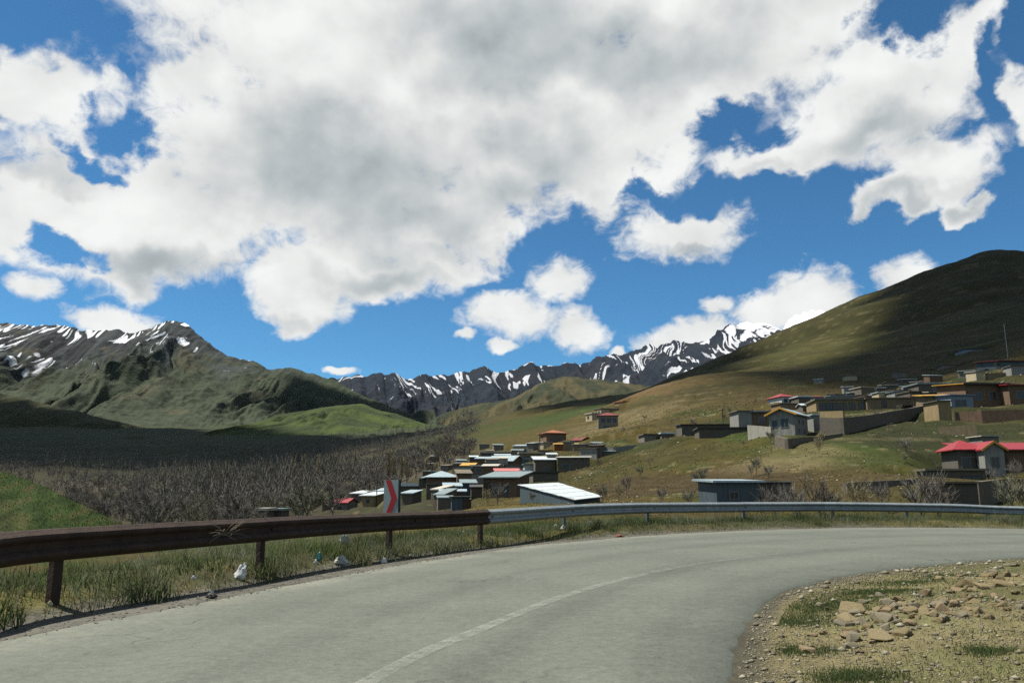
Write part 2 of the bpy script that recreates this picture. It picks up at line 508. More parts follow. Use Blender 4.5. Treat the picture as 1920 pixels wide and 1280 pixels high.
_d2 = ((_pts[:, None] - _pts[None]) ** 2).sum(-1)
_A[:_n, :_n] = _phi(_d2) + np.eye(_n) * 2e-4
_A[:_n, _n] = 1; _A[:_n, _n + 1:] = _pts; _A[_n:, :_n] = _A[:_n, _n:].T
_sol = np.linalg.solve(_A, np.concatenate([_w, np.zeros(3)]))
def terrain_raw(x, y):
    x = np.asarray(x, float); y = np.asarray(y, float); sh = x.shape
    x = x.ravel(); y = y.ravel(); out = np.empty_like(x)
    for i in range(0, len(x), 40000):
        xs, ys = x[i:i + 40000], y[i:i + 40000]
        r = np.hypot(xs, ys)
        a = np.clip(np.arctan2(xs, ys), -0.78, 0.78) * KA; lr = np.log(np.clip(r, 20, 1700))
        d2 = (a[:, None] - _pts[None, :, 0]) ** 2 + (lr[:, None] - _pts[None, :, 1]) ** 2
        w = _phi(d2) @ _sol[:_n] + _sol[_n] + _sol[_n + 1] * a + _sol[_n + 2] * lr
        out[i:i + 40000] = w * (np.clip(r, 20, 1700) + 15)
    return out.reshape(sh)
def terrain_nopads(x, y, detail=True):
    x = np.asarray(x, float); y = np.asarray(y, float)
    sd = signed_beyond(x, y, rail_c)
    r = np.hypot(x, y)
    m = smooth(1.2, 14, sd)
    ahead = smooth(-0.2, 0.5, np.cos(np.arctan2(x, y)))
    z = terrain_raw(x, y) * m * ahead
    z = z - 0.9 * smooth(1.0, 7, sd) * (1 - smooth(12, 40, sd))
    if detail:
        amp = smooth(30, 120, r) * m
        z = z + amp * (fbmn(x / 38, y / 38, 4, 3) * 0.9 + fbmn(x / 9, y / 9, 3, 4) * 0.28) + amp * smooth(250, 700, r) * fbmn(x / 140, y / 140, 4, 9) * 5
        z = z + m * (1 - smooth(60, 100, r)) * fbmn(x / 3.0, y / 3.0, 3, 14) * 0.12
    sdi = -signed_beyond(x, y, inner_c)          # > 0 inside the bend
    vm = smooth(0.15, 1.4, sdi)
    z = z + vm * (0.10 * smooth(0.2, 2.5, sdi) + 0.05 * fbmn(x / 1.1, y / 1.1, 4, 21)) * (1 - smooth(30, 60, r))
    so = signed_beyond(x, y, outer_c)
    vo = smooth(0.5, 1.4, so)
    z = z + vo * (1 - smooth(30, 60, r)) * (0.035 + 0.05 * fbmn(x / 0.9, y / 0.9, 3, 22) + 0.15 * smooth(.35, .95, so) * (1 - smooth(3.0, 5.0, so)))
    return z - 0.03

# ------------------------------------------------------------------ where the buildings stand (their plots are levelled in the ground)
ROWS = []
def B(*a, **k): ROWS.append((a, k))
F = lambda u, v, a, b: ('F', u, v, a, b)
Lf = lambda u, v, a, b: ('L', u, v, a, b)
Rt = lambda u, v, a, b: ('R', u, v, a, b)
# lower end of the village, among the trees
B('small grey hut with a bright red roof at the edge of the valley trees', 622, 652, 942, 150, 4, -18, 'gable_x', 'block', 'red', .7, .3, [F(.5, 1.0, .8, .8)], hv=1.3)
B('low tan shed with a thin red roof beside the red-roofed hut', 604, 622, 943, 155, 4, -12, 'mono', 'darkblock', 'darkred', .3)
B('tiny cabin with white flat roof just left above the red-roofed hut', 621, 644, 934, 190, 3, -10, 'flat', 'stone', 'white', th=.25, hv=1.0)
B('mustard-walled shed under a white roof, left of the chevron sign', 676, 704, 929, 140, 4, -22, 'mono', 'tan', 'white', .5, .35, [F(.5, .9, .6, .6)])
B('low hut with a tilted pale sheet roof behind the mustard shed', 655, 684, 925, 165, 4, -25, 'mono', 'stone', 'white', .5)
B('shed with grey sheet roof touching the edge of the chevron sign', 704, 722, 921, 150, 4, -10, 'mono', 'stone', 'blue', .5)
B('long low barn with a bright white flat roof right of the chevron sign', 746, 793, 911, 135, 4, 4, 'flat', 'darkblock', 'white', th=.5, hv=1.5)
B('half-collapsed shed with tilted grey roof below the white barn', 752, 774, 925, 118, 3, -20, 'mono', 'stone', 'blue', .4)
B('white-roofed cabin close behind the rusty guardrail', 482, 500, 957, 105, 2.5, -8, 'flat', 'darkblock', 'pale', th=.35)
B('green-roofed cabin close behind the rusty guardrail', 508, 528, 957, 108, 2.5, -8, 'flat', 'darkblock', 'grey', th=.3)
B('brown house under a wide pale blue hipped roof at the near village edge', 803, 860, 895, 132, 6, 12, 'hip', 'brick', 'blue', 1.05, .5, [F(.75, 1.2, .9, .9), F(.3, 1.2, .9, .9)], hv=1.7)
B('flat-roofed lean-to at the left end of the pale blue hipped roof', 786, 806, 897, 134, 4, 5, 'flat', 'stone', 'blue', th=.12)
B('small square house with olive roof behind the pale blue hipped roof', 858, 884, 888, 130, 5, 8, 'mono', 'brick', 'mud', .7, .2, [F(.3, 1.4, .8, 1.0)])
B('shed of bluish metal sheet with a pale blue roof', 834, 864, 912, 112, 4, 6, 'mono', 'sheet', 'blue', .45, .25, (), (.3, .9, 1.8))
B('slate-blue sheet shed next to the pale blue shed', 866, 892, 906, 116, 4, 6, 'mono', 'sheet', 'grey', .5)
B('open sheep shed with long thin metal roof in the shed cluster', 826, 872, 922, 104, 3.5, 4, 'mono', 'darkblock', 'blue', .25, .2)
B('tilted little roof over a dark pen, lowest in the shed cluster', 812, 834, 928, 100, 3, -28, 'mono', 'stone', 'grey', .7, .1)
B('low pen with a sagging grey sheet roof', 822, 850, 934, 96, 3, 8, 'mono', 'stone', 'grey', .2, .1)
B('blue-grey metal kiosk with a black doorway near the tan bank', 848, 880, 932, 84, 3, 6, 'flat', 'sheet', 'dark', th=.1, door=(.85, .9, 1.7))
B('narrow leaning shed with pale roof in the middle of the shed cluster', 806, 826, 918, 108, 3, -35, 'mono', 'stone', 'pale', .5, .1)
B('brown brick house with an overhanging grey-green sheet roof', 906, 968, 895, 100, 7, -14, 'monob', 'brick', 'grey', -.75, .55, [F(.68, 1.5, .9, 1.1), F(.3, 1.6, 1.1, 1.5)], (.12, .9, 1.9), hv=2.5)
B('long house with a narrow faded red roof behind the grey-green roof', 930, 975, 884, 132, 5, 4, 'mono', 'adobe', 'pink', .55, .2, [F(.3, 1, .7, .7)])
B('white-ended annex of the faded red roof', 975, 992, 884, 133, 4, 4, 'flat', 'stone', 'white', th=.3)
B('small hut with a mustard roof above the olive house', 864, 888, 873, 160, 5, -10, 'gable_x', 'block', 'mustard', .55)
B('low block house with a green-grey roof left of the mustard hut', 856, 884, 878, 150, 4, -4, 'flat', 'block', 'grey', th=.2)
B('long low block house with a pale slab roof', 884, 932, 874, 150, 5, -8, 'flat', 'block', 'pale', th=.3, wins=[F(.3, .9, .8, .7), F(.7, .9, .8, .7)])
B('pale-walled ruin between the slab-roofed house and the brick house', 884, 925, 887, 138, 4, -8, 'flat', 'palegrey', 'mud', th=.2)
B('barn with long flat grey metal roof at the upper left of the village', 902, 958, 849, 182, 5, 3, 'flat', 'darkblock', 'pale', th=.3)
B('house with a slanting pale blue gable roof below the long grey barn', 912, 962, 864, 165, 6, -24, 'gable_x', 'brick', 'blue', 1.1, .4, [F(.7, 1.2, .8, .9), F(.4, 1.2, .8, .9)])
B('tan house with thin pale roof overlooking the grey barn', 962, 1000, 836, 205, 6, -12, 'mono', 'cream', 'blue', .6, .3, [F(.6, 1.3, 1, .9)])
B('adobe house with dark shaded front and a pale slab roof', 975, 1016, 850, 178, 6, 6, 'flat', 'adobe', 'pale', th=.3, wins=[F(.3, 1.3, .9, .9), F(.65, 1.3, .9, .9)])
B('greyish house with two bluish tarps on its front', 968, 994, 856, 168, 5, 0, 'flat', 'bluewall', 'mud', th=.2, wins=[F(.3, 1.2, 1.0, 1.3), F(.72, 1.2, 1.0, 1.3)])
B('grey-walled house with low parapet left of the white roof', 948, 996, 872, 150, 5, 2, 'flat', 'palegrey', 'mud', th=.2, wins=[F(.2, 1.0, .7, .7), F(.5, 1.0, .7, .7), F(.8, 1.0, .7, .7)])
B('dark stone house under a bright white sheet roof in mid-village', 1004, 1041, 862, 142, 6, 3, 'mono', 'stone', 'white', .75, .3, [F(.55, 1.6, .8, .8)], hv=3.0)
B('long dark stone house with a wide pale grey flat roof', 1046, 1104, 858, 138, 8, -6, 'mono', 'stone', 'pale', .45, .35, [F(.25, 1.5, .8, .8)], hv=2.6)
B('low dark stone byre stepping down under the bright white roof', 1000, 1046, 886, 122, 6, 4, 'flat', 'darkblock', 'dark', th=.2, hv=2.0)
B('tall two-storey brown house with a rust orange hipped roof', 1024, 1062, 812, 215, 6, 14, 'hip', 'brick', 'orange', 1.0, .5, [F(.3, 1.5, 1.1, 1.3), F(.7, 1.5, 1.1, 1.3), F(.3, 4.2, 1.0, 1.2), F(.7, 4.2, 1.0, 1.2)], hv=4.7)
B('orange-walled house with a mustard roof below the tall brown house', 1040, 1082, 833, 182, 6, -4, 'mono', 'orange', 'mustard', .5, .4, [F(.75, 1.3, 1.2, 1.0)])
B('low house with rusty curved red roof right of the mustard roof', 1070, 1090, 826, 196, 5, -10, 'hip', 'brick', 'darkred', .9, .2)
B('small dark red roofed house by a mustard gable', 1090, 1112, 825, 198, 5, 10, 'gable_y', 'brick', 'darkred', .8, .2, fascia='mustard')
B('red-roofed house with black window openings standing alone on the slope', 1122, 1158, 779, 222, 5, -4, 'hip', 'block', 'darkred', .95, .35, [F(.25, 1.3, 1.1, 1.2), F(.55, 1.3, 1.1, 1.2), F(.83, 1.3, 1.0, 1.2), F(.4, 3.4, 1.6, 1.0)], hv=3.9)
B('sunlit cream hut lowest on the shoulder of the tan hill', 1094, 1114, 776, 265, 5, -60, 'flat', 'cream', 'pale', th=.3, wins=[F(.4, 1.2, .9, .9)], hv=3.0)
B('cream house with small windows next up the shoulder of the hill', 1110, 1131, 767, 275, 5, -60, 'flat', 'cream', 'mud', th=.3, wins=[F(.3, 1.2, .8, .8), F(.7, 1.2, .8, .8)], hv=3.0)
B('long low adobe house on the shoulder of the tan hill', 1132, 1158, 766, 275, 5, -12, 'mono', 'adobe', 'pale', .5, hv=3.0)
B('ochre house highest on the shoulder of the tan hill', 1148, 1172, 754, 290, 5, -55, 'flat', 'tan', 'orange', th=.35, wins=[F(.7, 1.3, .9, .9)], hv=3.0)
B('dark hut at the upper end of the shoulder houses', 1171, 1189, 757, 290, 5, 5, 'flat', 'darkblock', 'dark', th=.3, hv=3.0)
B('small grey hut wedged behind the bright white sheet roof', 1010, 1034, 845, 188, 4, -8, 'flat', 'palegrey', 'mud', th=.2, wins=[F(.5, 1.0, .8, .8)])
B('low house with a grey slab roof right of the orange-walled house', 1084, 1112, 842, 172, 5, -4, 'flat', 'block', 'pale', th=.25, wins=[F(.4, 1.0, .8, .8)])
B('stone house with a rusty sheet roof on the grey terrace', 1116, 1150, 831, 178, 5, 5, 'mono', 'stone', 'grey', .5, .3, [F(.3, 1.1, .8, .8), F(.7, 1.1, .8, .8)])
B('mud-roofed house at the right end of the grey terrace', 1160, 1196, 828, 172, 5, -5, 'flat', 'adobe', 'mud', th=.25, wins=[F(.3, 1.0, .8, .8)], door=(.7, .9, 1.8))
B('little white-doored hut above the faded red roof', 984, 1004, 871, 146, 4, 4, 'flat', 'white', 'grey', th=.2)
B('narrow pale house beside the tall two-storey brown house', 1002, 1022, 830, 214, 5, -50, 'flat', 'cream', 'pale', th=.25)
B('brown hut squeezed under the long grey barn', 892, 914, 860, 172, 4, -6, 'mono', 'brick', 'blue', .5, .3)
B('stone hut with a dark roof between the sheet sheds and the brick house', 884, 904, 914, 108, 4, 4, 'mono', 'stone', 'dark', .3, .2)
B('low stone hut in front of the pale blue hipped roof', 800, 828, 908, 122, 4, -6, 'flat', 'stone', 'mud', th=.2)
B('grey hut with a white sheet roof at the foot of the terrace', 1126, 1152, 846, 150, 4, -6, 'mono', 'block', 'white', .4, .25)
B('half-built block house with empty windows on the upper right slope', 1664, 1700, 716, 196, 5, -8, 'flat', 'block', 'mud', th=.2, wins=[F(.3, 1.0, .9, .9), F(.7, 1.0, .9, .9)], wframe='dark')
B('low grey house in front of the dark adobe block', 1560, 1600, 742, 158, 5, -8, 'mono', 'palegrey', 'grey', .4, .25)
# along the terrace towards the middle
B('flat grey shed with pale doorway above the long terrace wall', 1208, 1238, 815, 158, 5, 4, 'flat', 'block', 'mud', th=.25, wins=[F(.85, 1.0, .9, 1.2)])
B('low hut with a thin white roof edge on the terrace', 1241, 1264, 813, 156, 4, 0, 'flat', 'stone', 'white', th=.3)
B('long dark barn with a black flat roof on the terrace', 1280, 1384, 796, 134, 8, -5, 'mono', 'darkblock', 'dark', .5, .25, hv=1.9)
B('dark low stable in front of the long black barn', 1312, 1400, 803, 122, 5, -5, 'flat', 'darkblock', 'dark', th=.2, hv=1.5)
B('plain grey block tower left of the blue-roofed house', 1384, 1409, 771, 122, 4, 4, 'flat', 'palegrey', 'mud', th=.15, hv=2.6)
B('brown house with a low blue roof behind the mustard-trimmed house', 1410, 1452, 772, 122, 6, -6, 'mono', 'brick', 'deepblue', .55, .4, [F(.4, 1.3, .9, .9)], hv=2.2)
B('grey house with a mustard-trimmed gable and pale blue roof', 1441, 1488, 776, 108, 5.5, -38, 'gable_y', 'palegrey', 'blue', .75, .45, [F(.62, 1.25, 1.0, 1.15), F(.22, 1.3, .7, .9), Rt(.35, 1.0, .45, .5), Rt(.65, 1.0, .45, .5), Rt(.3, 2.2, .35, .4), Rt(.7, 2.2, .35, .4)], fascia='mustard', hv=3.0)
B('narrow white outhouse right of the mustard-trimmed house', 1524, 1536, 778, 112, 2.5, 8, 'flat', 'palegrey', 'white', th=.15, hv=1.9)
B('white house with a bright red hipped roof above the blue roof', 1464, 1491, 744, 178, 6, 12, 'hip', 'white', 'red', .95, .4, [F(.3, .8, .8, .7), F(.7, .8, .8, .7)], hv=1.1)
B('tan stone house foot under the white red-roofed house', 1462, 1500, 757, 165, 4, 10, 'flat', 'adobe', 'mud', th=.15)
B('dark shed with pale roof edge right of the white house', 1497, 1520, 744, 172, 4, 4, 'flat', 'darkblock', 'white', th=.25)
B('small house with red and white roof above the long windowed building', 1522, 1545, 744, 175, 4, -5, 'mono', 'bluewall', 'pink', .5)
B('hut with a small white roof in front of the red and white roof', 1505, 1518, 760, 150, 3, 0, 'gable_x', 'stone', 'white', .4)
B('long unfinished building with a row of black window openings', 1532, 1626, 750, 140, 7, -7, 'flat', 'tan', 'mud', th=.3, wins=[F(.12, 1.1, 1.0, 1.3), F(.25, 1.1, 1.0, 1.3), F(.38, 1.1, 1.0, 1.3), F(.52, 1.1, 1.0, 1.3), F(.68, 1.1, 1.0, 1.3), F(.85, 1.1, 1.0, 1.3)], wframe='dark', hv=2.0)
B('plain dark adobe block joined to the windowed building', 1628, 1712, 747, 138, 8, -9, 'flat', 'adobe', 'mud', th=.2, wins=[F(.35, .9, .7, 1.1), F(.75, 1.6, 2.4, .6)], wframe='dark')
for i, (a, b, y_, Y_, rm, what) in enumerate([(1596, 1616, 736, 172, 'white', 'lowest white sheet roof in the row climbing the dark hill'), (1618, 1640, 731, 176, 'pale', 'second pale roof up the row climbing the dark hill'), (1642, 1658, 727, 182, 'white', 'third small roof up the row climbing the dark hill'),
                                  (1656, 1680, 722, 188, 'pale', 'fourth jumbled pale roof up the row climbing the dark hill'), (1692, 1716, 711, 205, 'white', 'uppermost long white roof of the row climbing the dark hill'), (1640, 1664, 740, 158, 'blue', 'blue sheet roof below the row of pale roofs')]):
    B('house with the ' + what, a, b, y_, Y_, 4.5, -14, 'mono', 'stone', rm, .5, .3)
B('small hut with an orange-red roof alone on the dark hillside', 1720, 1740, 696, 245, 5, -8, 'mono', 'block', 'pink', .5, .3, [F(.6, 1.2, 1, 1)])
B('dim bluish house high on the shaded hill', 1808, 1850, 655, 275, 7, -6, 'flat', 'bluewall', 'dark', th=.4, wins=[F(.3, 1.3, 1.0, 1.0), F(.7, 1.3, 1.0, 1.0)])
B('pale grey ruined house below the dim bluish house', 1770, 1800, 684, 235, 5, -6, 'flat', 'block', 'mud', th=.2)
# houses on the right
B('long house with a thin grey-green roof edge behind the mustard roofs', 1722, 1800, 720, 152, 6, 0, 'flat', 'darkblock', 'grey', th=.25, wins=[F(.4, 1.2, 1.0, 1.0)])
B('tan house with a sloping mustard roof in the shaded upper village', 1734, 1780, 742, 128, 6, -16, 'mono', 'adobe', 'mustard', .75, .5, [F(.3, 1.5, .9, 1.0)], hv=2.6)
B('pale blue house with two windows beside the sloping mustard roof', 1782, 1824, 741, 124, 6, 3, 'mono', 'bluewall', 'deepblue', .4, .3, [F(.3, 1.2, .9, 1.0), F(.55, 1.2, .9, 1.0)], hv=1.9)
B('tan gatehouse pillar block under the pale blue house', 1758, 1782, 752, 118, 4, 2, 'flat', 'tan', 'mud', th=.12, hv=2.9)
B('large dark house with a wide mustard roof and red gable end', 1808, 1886, 720, 130, 8, 3, 'mono', 'brick', 'mustard', .7, .55, [F(.3, 2.0, 1.2, 1.4), F(.65, 2.0, 1.2, 1.4)], fascia='dark', hv=4.2)
B('house with a long red roof right of the wide mustard roof', 1890, 1990, 722, 128, 8, 2, 'mono', 'brick', 'red', .6, .5, [F(.2, 1.6, 1.2, 1.3), F(.5, 1.6, 1.2, 1.3)], hv=3.4)
B('big house with dark red roof and teal windows, highest on the right', 1872, 1985, 677, 175, 8, 3, 'mono', 'sheet', 'darkred', .9, .6, [F(.15, 1.1, 1.6, 1.0), F(.4, 1.1, 1.6, 1.0), F(.65, 1.1, 1.6, 1.0)])
B('red-roofed house with a gabled porch on the terrace above the road', 1826, 2010, 843, 84, 5, -6, 'mono', 'brick', 'red', .85, .5, [F(.12, 1.4, 1.4, 1.3), F(.7, 1.3, .9, 1.2), F(.85, 1.3, .9, 1.2)], (.3, 1.0, 2.0), hv=2.6)
B('red hipped wing of the porched house at its left end', 1796, 1838, 844, 80, 4.5, -10, 'hip', 'darkblock', 'red', 1.05, .5, [F(.5, 1.4, 1.6, 1.4)], hv=2.4)
B('grey porch block with a mustard-edged red gable', 1846, 1880, 841, 78, 3, -8, 'gable_y', 'palegrey', 'red', .65, .25, [F(.5, 1.3, .7, 1.0)], fascia='mustard', hv=2.8)
B('pale chimney-like block behind the red roof', 1842, 1872, 818, 98, 3, 0, 'flat', 'block', 'pale', th=.12)
B('dark cellar block under the terrace of the red-roofed house', 1744, 1842, 882, 72, 3, -10, 'flat', 'darkblock', 'mud', th=.18, wins=[F(.75, 1.0, 1.6, 1.0)], wframe='dark')
B('square dark shed with a mossy flat roof just behind the guardrail bend', 1778, 1830, 906, 46, 3.2, -4, 'flat', 'darkblock', 'mud', th=.1, name='shed', cat='shed', group='sheds near the road', hv=1.3)
B('blue-grey shed with a pale mono-pitch roof close behind the guardrail', 1342, 1424, 904, 56, 3.4, 8, 'mono', 'sheet', 'blue', .12, .35, [F(.4, .9, .6, .5)], name='shed', cat='shed', group='sheds near the road')
B('low dark extension running right from the blue-grey shed', 1426, 1482, 904, 57, 2.6, -6, 'flat', 'darkblock', 'grey', th=.06, name='shed', cat='shed', group='sheds near the road')


def ground_Y(px, py):
    Ys = np.geomspace(60, 420, 160); r = ray(px, py)
    z = CAM_H + r[2] / r[1] * Ys
    k = np.argmax(terrain_nopads(r[0] / r[1] * Ys, Ys, False) > z)
    return float(Ys[k]) if k else None
_rs = random.Random(23)
_cnt = 0
while _cnt < 46:
    if _cnt < 28: px_, py_ = _rs.uniform(800, 1120), _rs.uniform(842, 928)
    elif _cnt < 36: px_, py_ = _rs.uniform(1590, 1760), _rs.uniform(712, 758)
    else: px_, py_ = _rs.uniform(1520, 1920), _rs.uniform(705, 770)
    if _cnt < 28 and py_ > 925 - (px_ - 800) * .22: continue
    Yg = ground_Y(px_, py_)
    if not Yg: continue
    wp = _rs.uniform(1.6, 3.4) / Yg * FPX; hh = _rs.uniform(1.5, 2.2)
    what = ['shed', 'stone hut', 'block hut'][_cnt % 3]
    B('small weathered ' + what + ' packed between the ' + ('lower' if _cnt < 28 else 'upper') + ' village houses', px_ - wp / 2, px_ + wp / 2, py_ - hh / Yg * FPX, Yg, _rs.uniform(2, 4), _rs.uniform(-30, 15), _rs.choice(['flat', 'mono', 'mono']), _rs.choice(['stone', 'block', 'adobe', 'brick', 'darkblock', 'palegrey', 'cream']),
      _rs.choice(['mud', 'mud', 'grey', 'blue', 'pale', 'white', 'dark']), .35, .2, name='shed', cat='shed', group='small sheds among the ' + ('lower' if _cnt < 28 else 'upper') + ' houses', th=.12, hv=hh)
    _cnt += 1

PADS = []
for _a, _k in ROWS:
    px0, px1, py_, Y_, dep_ = _a[1:6]
    yaw_ = math.radians(_a[6] if len(_a) > 6 else 0)
    c_ = P((px0 + px1) / 2, py_, Y_); w_ = (px1 - px0) / FPX * Y_ / CP
    hv_ = _k.get('hv', 1.9 if Y_ < 200 else 2.2)
    PADS.append((c_.x, c_.y, math.cos(yaw_), math.sin(yaw_), w_ / 2, dep_, c_.z - hv_))
def terrain_z(x, y, detail=True):
    z = terrain_nopads(x, y, detail)
    x = np.asarray(x, float); y = np.asarray(y, float)
    sel = np.hypot(x, y) > 38
    if not sel.any(): return z
    xs, ys = x[sel], y[sel]
    fm = np.zeros(xs.shape); num = np.zeros(xs.shape); den = np.full(xs.shape, 1e-9)
    for cx, cy, ca, sa, hw_, dp, pz in PADS:
        dx, dy = xs - cx, ys - cy
        lx = np.abs(dx * ca + dy * sa) - hw_; ly = np.abs(-dx * sa + dy * ca - dp / 2) - dp / 2
        d = np.hypot(np.maximum(lx, 0), np.maximum(ly, 0))
        f = 1 - smooth(.4, 4.5, d)
        fm = np.maximum(fm, f); num += f * f * f * pz; den += f * f * f
    zz = z[sel]
    z = z.copy(); z[sel] = zz * (1 - fm) + np.where(fm > 0, num / den, 0) * fm
    return z
def tz(x, y): return float(terrain_z(np.array([x]), np.array([y]))[0])

# ------------------------------------------------------------------ the land
TAN, OLIVE, GREEN, SOIL = np.array([.055, .043, .011]), np.array([.038, .037, .009]), np.array([.030, .046, .009]), np.array([.044, .032, .013])
PALE = np.array([.15, .122, .062])
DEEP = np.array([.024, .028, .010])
PATCH = [(1420, 822, 116, 7, GREEN, .9), (1600, 850, 92, 13, GREEN, .75), (1200, 872, 110, 14, OLIVE, .6), (1300, 905, 80, 12, SOIL, .9),
         (1180, 900, 88, 9, SOIL, .7), (1420, 890, 80, 9, SOIL, .8), (1250, 722, 300, 26, np.array([.12, .075, .038]), .8), (1330, 745, 230, 34, SOIL, .55),
         (1200, 770, 230, 25, TAN, .8), (1400, 712, 290, 40, TAN * 1.1, .7), (1550, 655, 480, 90, OLIVE * 1.3, .8), (1060, 795, 260, 30, TAN, .8),
         (930, 830, 320, 45, TAN, .6), (1000, 800, 420, 60, OLIVE * 1.2, .7), (870, 812, 560, 60, GREEN, .8), (1100, 765, 420, 50, GREEN, .9),
         (1470, 862, 88, 6, PALE, .5), (1530, 850, 95, 5, PALE, .45), (840, 938, 60, 10, TAN * 1.5, .9), (930, 938, 62, 9, TAN * 1.5, .9),
         (1780, 820, 100, 12, GREEN * .8, .8), (1700, 800, 115, 10, OLIVE, .8), (1650, 905, 62, 10, SOIL, .5), (1850, 925, 55, 7, OLIVE, .7), (1150, 790, 230, 20, PALE, .5),
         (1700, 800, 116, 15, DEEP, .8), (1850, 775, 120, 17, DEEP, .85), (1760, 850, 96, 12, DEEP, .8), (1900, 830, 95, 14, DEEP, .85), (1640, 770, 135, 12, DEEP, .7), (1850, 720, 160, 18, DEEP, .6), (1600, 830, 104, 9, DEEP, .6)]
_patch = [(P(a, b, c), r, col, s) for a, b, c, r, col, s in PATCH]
def tcol(x, y, z):
    r = np.hypot(x, y)
    n1 = fbmn(x / 60, y / 60, 4, 31); n2 = fbmn(x / 13, y / 13, 4, 32); n3 = fbmn(x / 2.2, y / 2.2, 4, 33)
    c = TAN[None] * np.ones((len(x), 1))
    def mixin(c, col, f): return c * (1 - f[:, None]) + col[None] * f[:, None]
    c = mixin(c, OLIVE, smooth(-.35, .45, n1 + .5 * n2))
    c = mixin(c, GREEN, smooth(.25, .75, n2 + .3 * n1) * .6)
    c = mixin(c, SOIL, smooth(.2, .8, -n2 + .4 * n3) * .6)
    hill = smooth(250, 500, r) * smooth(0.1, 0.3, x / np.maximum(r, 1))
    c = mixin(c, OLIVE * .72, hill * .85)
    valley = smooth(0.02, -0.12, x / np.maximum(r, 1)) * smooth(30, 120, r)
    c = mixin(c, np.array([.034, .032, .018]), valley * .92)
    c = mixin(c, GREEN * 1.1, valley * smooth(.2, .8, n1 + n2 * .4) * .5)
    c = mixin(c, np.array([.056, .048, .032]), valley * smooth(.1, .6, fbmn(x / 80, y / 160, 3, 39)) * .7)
    c = mixin(c, np.array([.034, .046, .020]), smooth(600, 1000, r) * smooth(0.1, -0.1, x / np.maximum(r, 1)) * .8)
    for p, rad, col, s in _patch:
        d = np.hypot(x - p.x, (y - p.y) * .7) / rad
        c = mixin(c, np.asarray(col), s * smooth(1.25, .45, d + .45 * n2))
    # stones, bare scars and cart tracks on the slope
    c = mixin(c, PALE, smooth(.62, .9, n3 + .35 * n2) * smooth(40, 60, r) * (1 - smooth(200, 400, r)) * .55)
    slope_ = smooth(70, 130, r) * smooth(0, .12, x / np.maximum(r, 1))
    tracks = smooth(.80, .98, np.sin(z * np.where(r < 330, 1.9, .8) + 2.4 * n1 + .5 * n2)) * smooth(-.2, .3, fbmn(x / 25, y / 25, 3, 37))
    c = mixin(c, PALE * .9, slope_ * tracks * .45)
    scars = smooth(.35, .7, ridged(x / 22 + .3 * n2, y / 60, 3, 38) - .35 + .2 * n1) * slope_
    c = c * (1 - .30 * scars[:, None])
    # near verges
    near = 1 - smooth(26, 34, r)
    so = signed_beyond(x, y, outer_c); si = -signed_beyond(x, y, inner_c)
    outv = near * smooth(0, .3, so)
    c = mixin(c, np.array([.060, .062, .030]), outv)
    c = mixin(c, np.array([.13, .105, .055]), outv * smooth(.1, .5, n3) * .5)
    mossy = smooth(.75, 1.0, so) * smooth(1.9, 1.2, so) * smooth(-.1, .3, n2 + n3 * .3)
    c = mixin(c, np.array([.13, .115, .035]), near * mossy * .8)
    gr = smooth(.95, .65, so + .15 * n3) * smooth(-.2, 0, so) * near
    c = mixin(c, np.array([.105, .10, .082]), gr)
    inn = near * smooth(-.15, .02, si)
    c = mixin(c, np.array([.145, .125, .062]), inn)
    c = mixin(c, np.array([.085, .092, .036]), inn * smooth(.0, .6, n2 + .6 * n3) * .7)
    c = mixin(c, np.array([.11, .075, .038]), inn * smooth(.2, .7, -n2 + .5 * n3) * .6)
    c = mixin(c, np.array([.05, .05, .042]), near * smooth(-.3, -.2, si) * smooth(.30, .05, si + .12 * n3) * .8)
    return c

azs = np.concatenate([np.linspace(-np.pi, -0.9, 40, endpoint=False), np.linspace(-0.9, -0.62, 40, endpoint=False), np.linspace(-0.62, 0.62, 560, endpoint=False),
                      np.linspace(0.62, 0.9, 40, endpoint=False), np.linspace(0.9, np.pi, 41)])
rs = np.concatenate([[0.0, 0.7, 1.5], np.geomspace(2.2, 45, 210, endpoint=False), np.geomspace(45, 1750, 300)])
RR, AA = np.meshgrid(rs, azs, indexing='ij')
gx, gy = (RR * np.sin(AA)).ravel(), (RR * np.cos(AA)).ravel()
gz = terrain_z(gx, gy)
m_ground = terrain_mat('ground_material', 0.45, 5.0, var=.55, bump=.9, bdist=.2)
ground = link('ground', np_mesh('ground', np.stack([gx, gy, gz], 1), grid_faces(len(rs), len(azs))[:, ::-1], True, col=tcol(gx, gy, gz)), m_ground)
tag(ground, kind='structure')

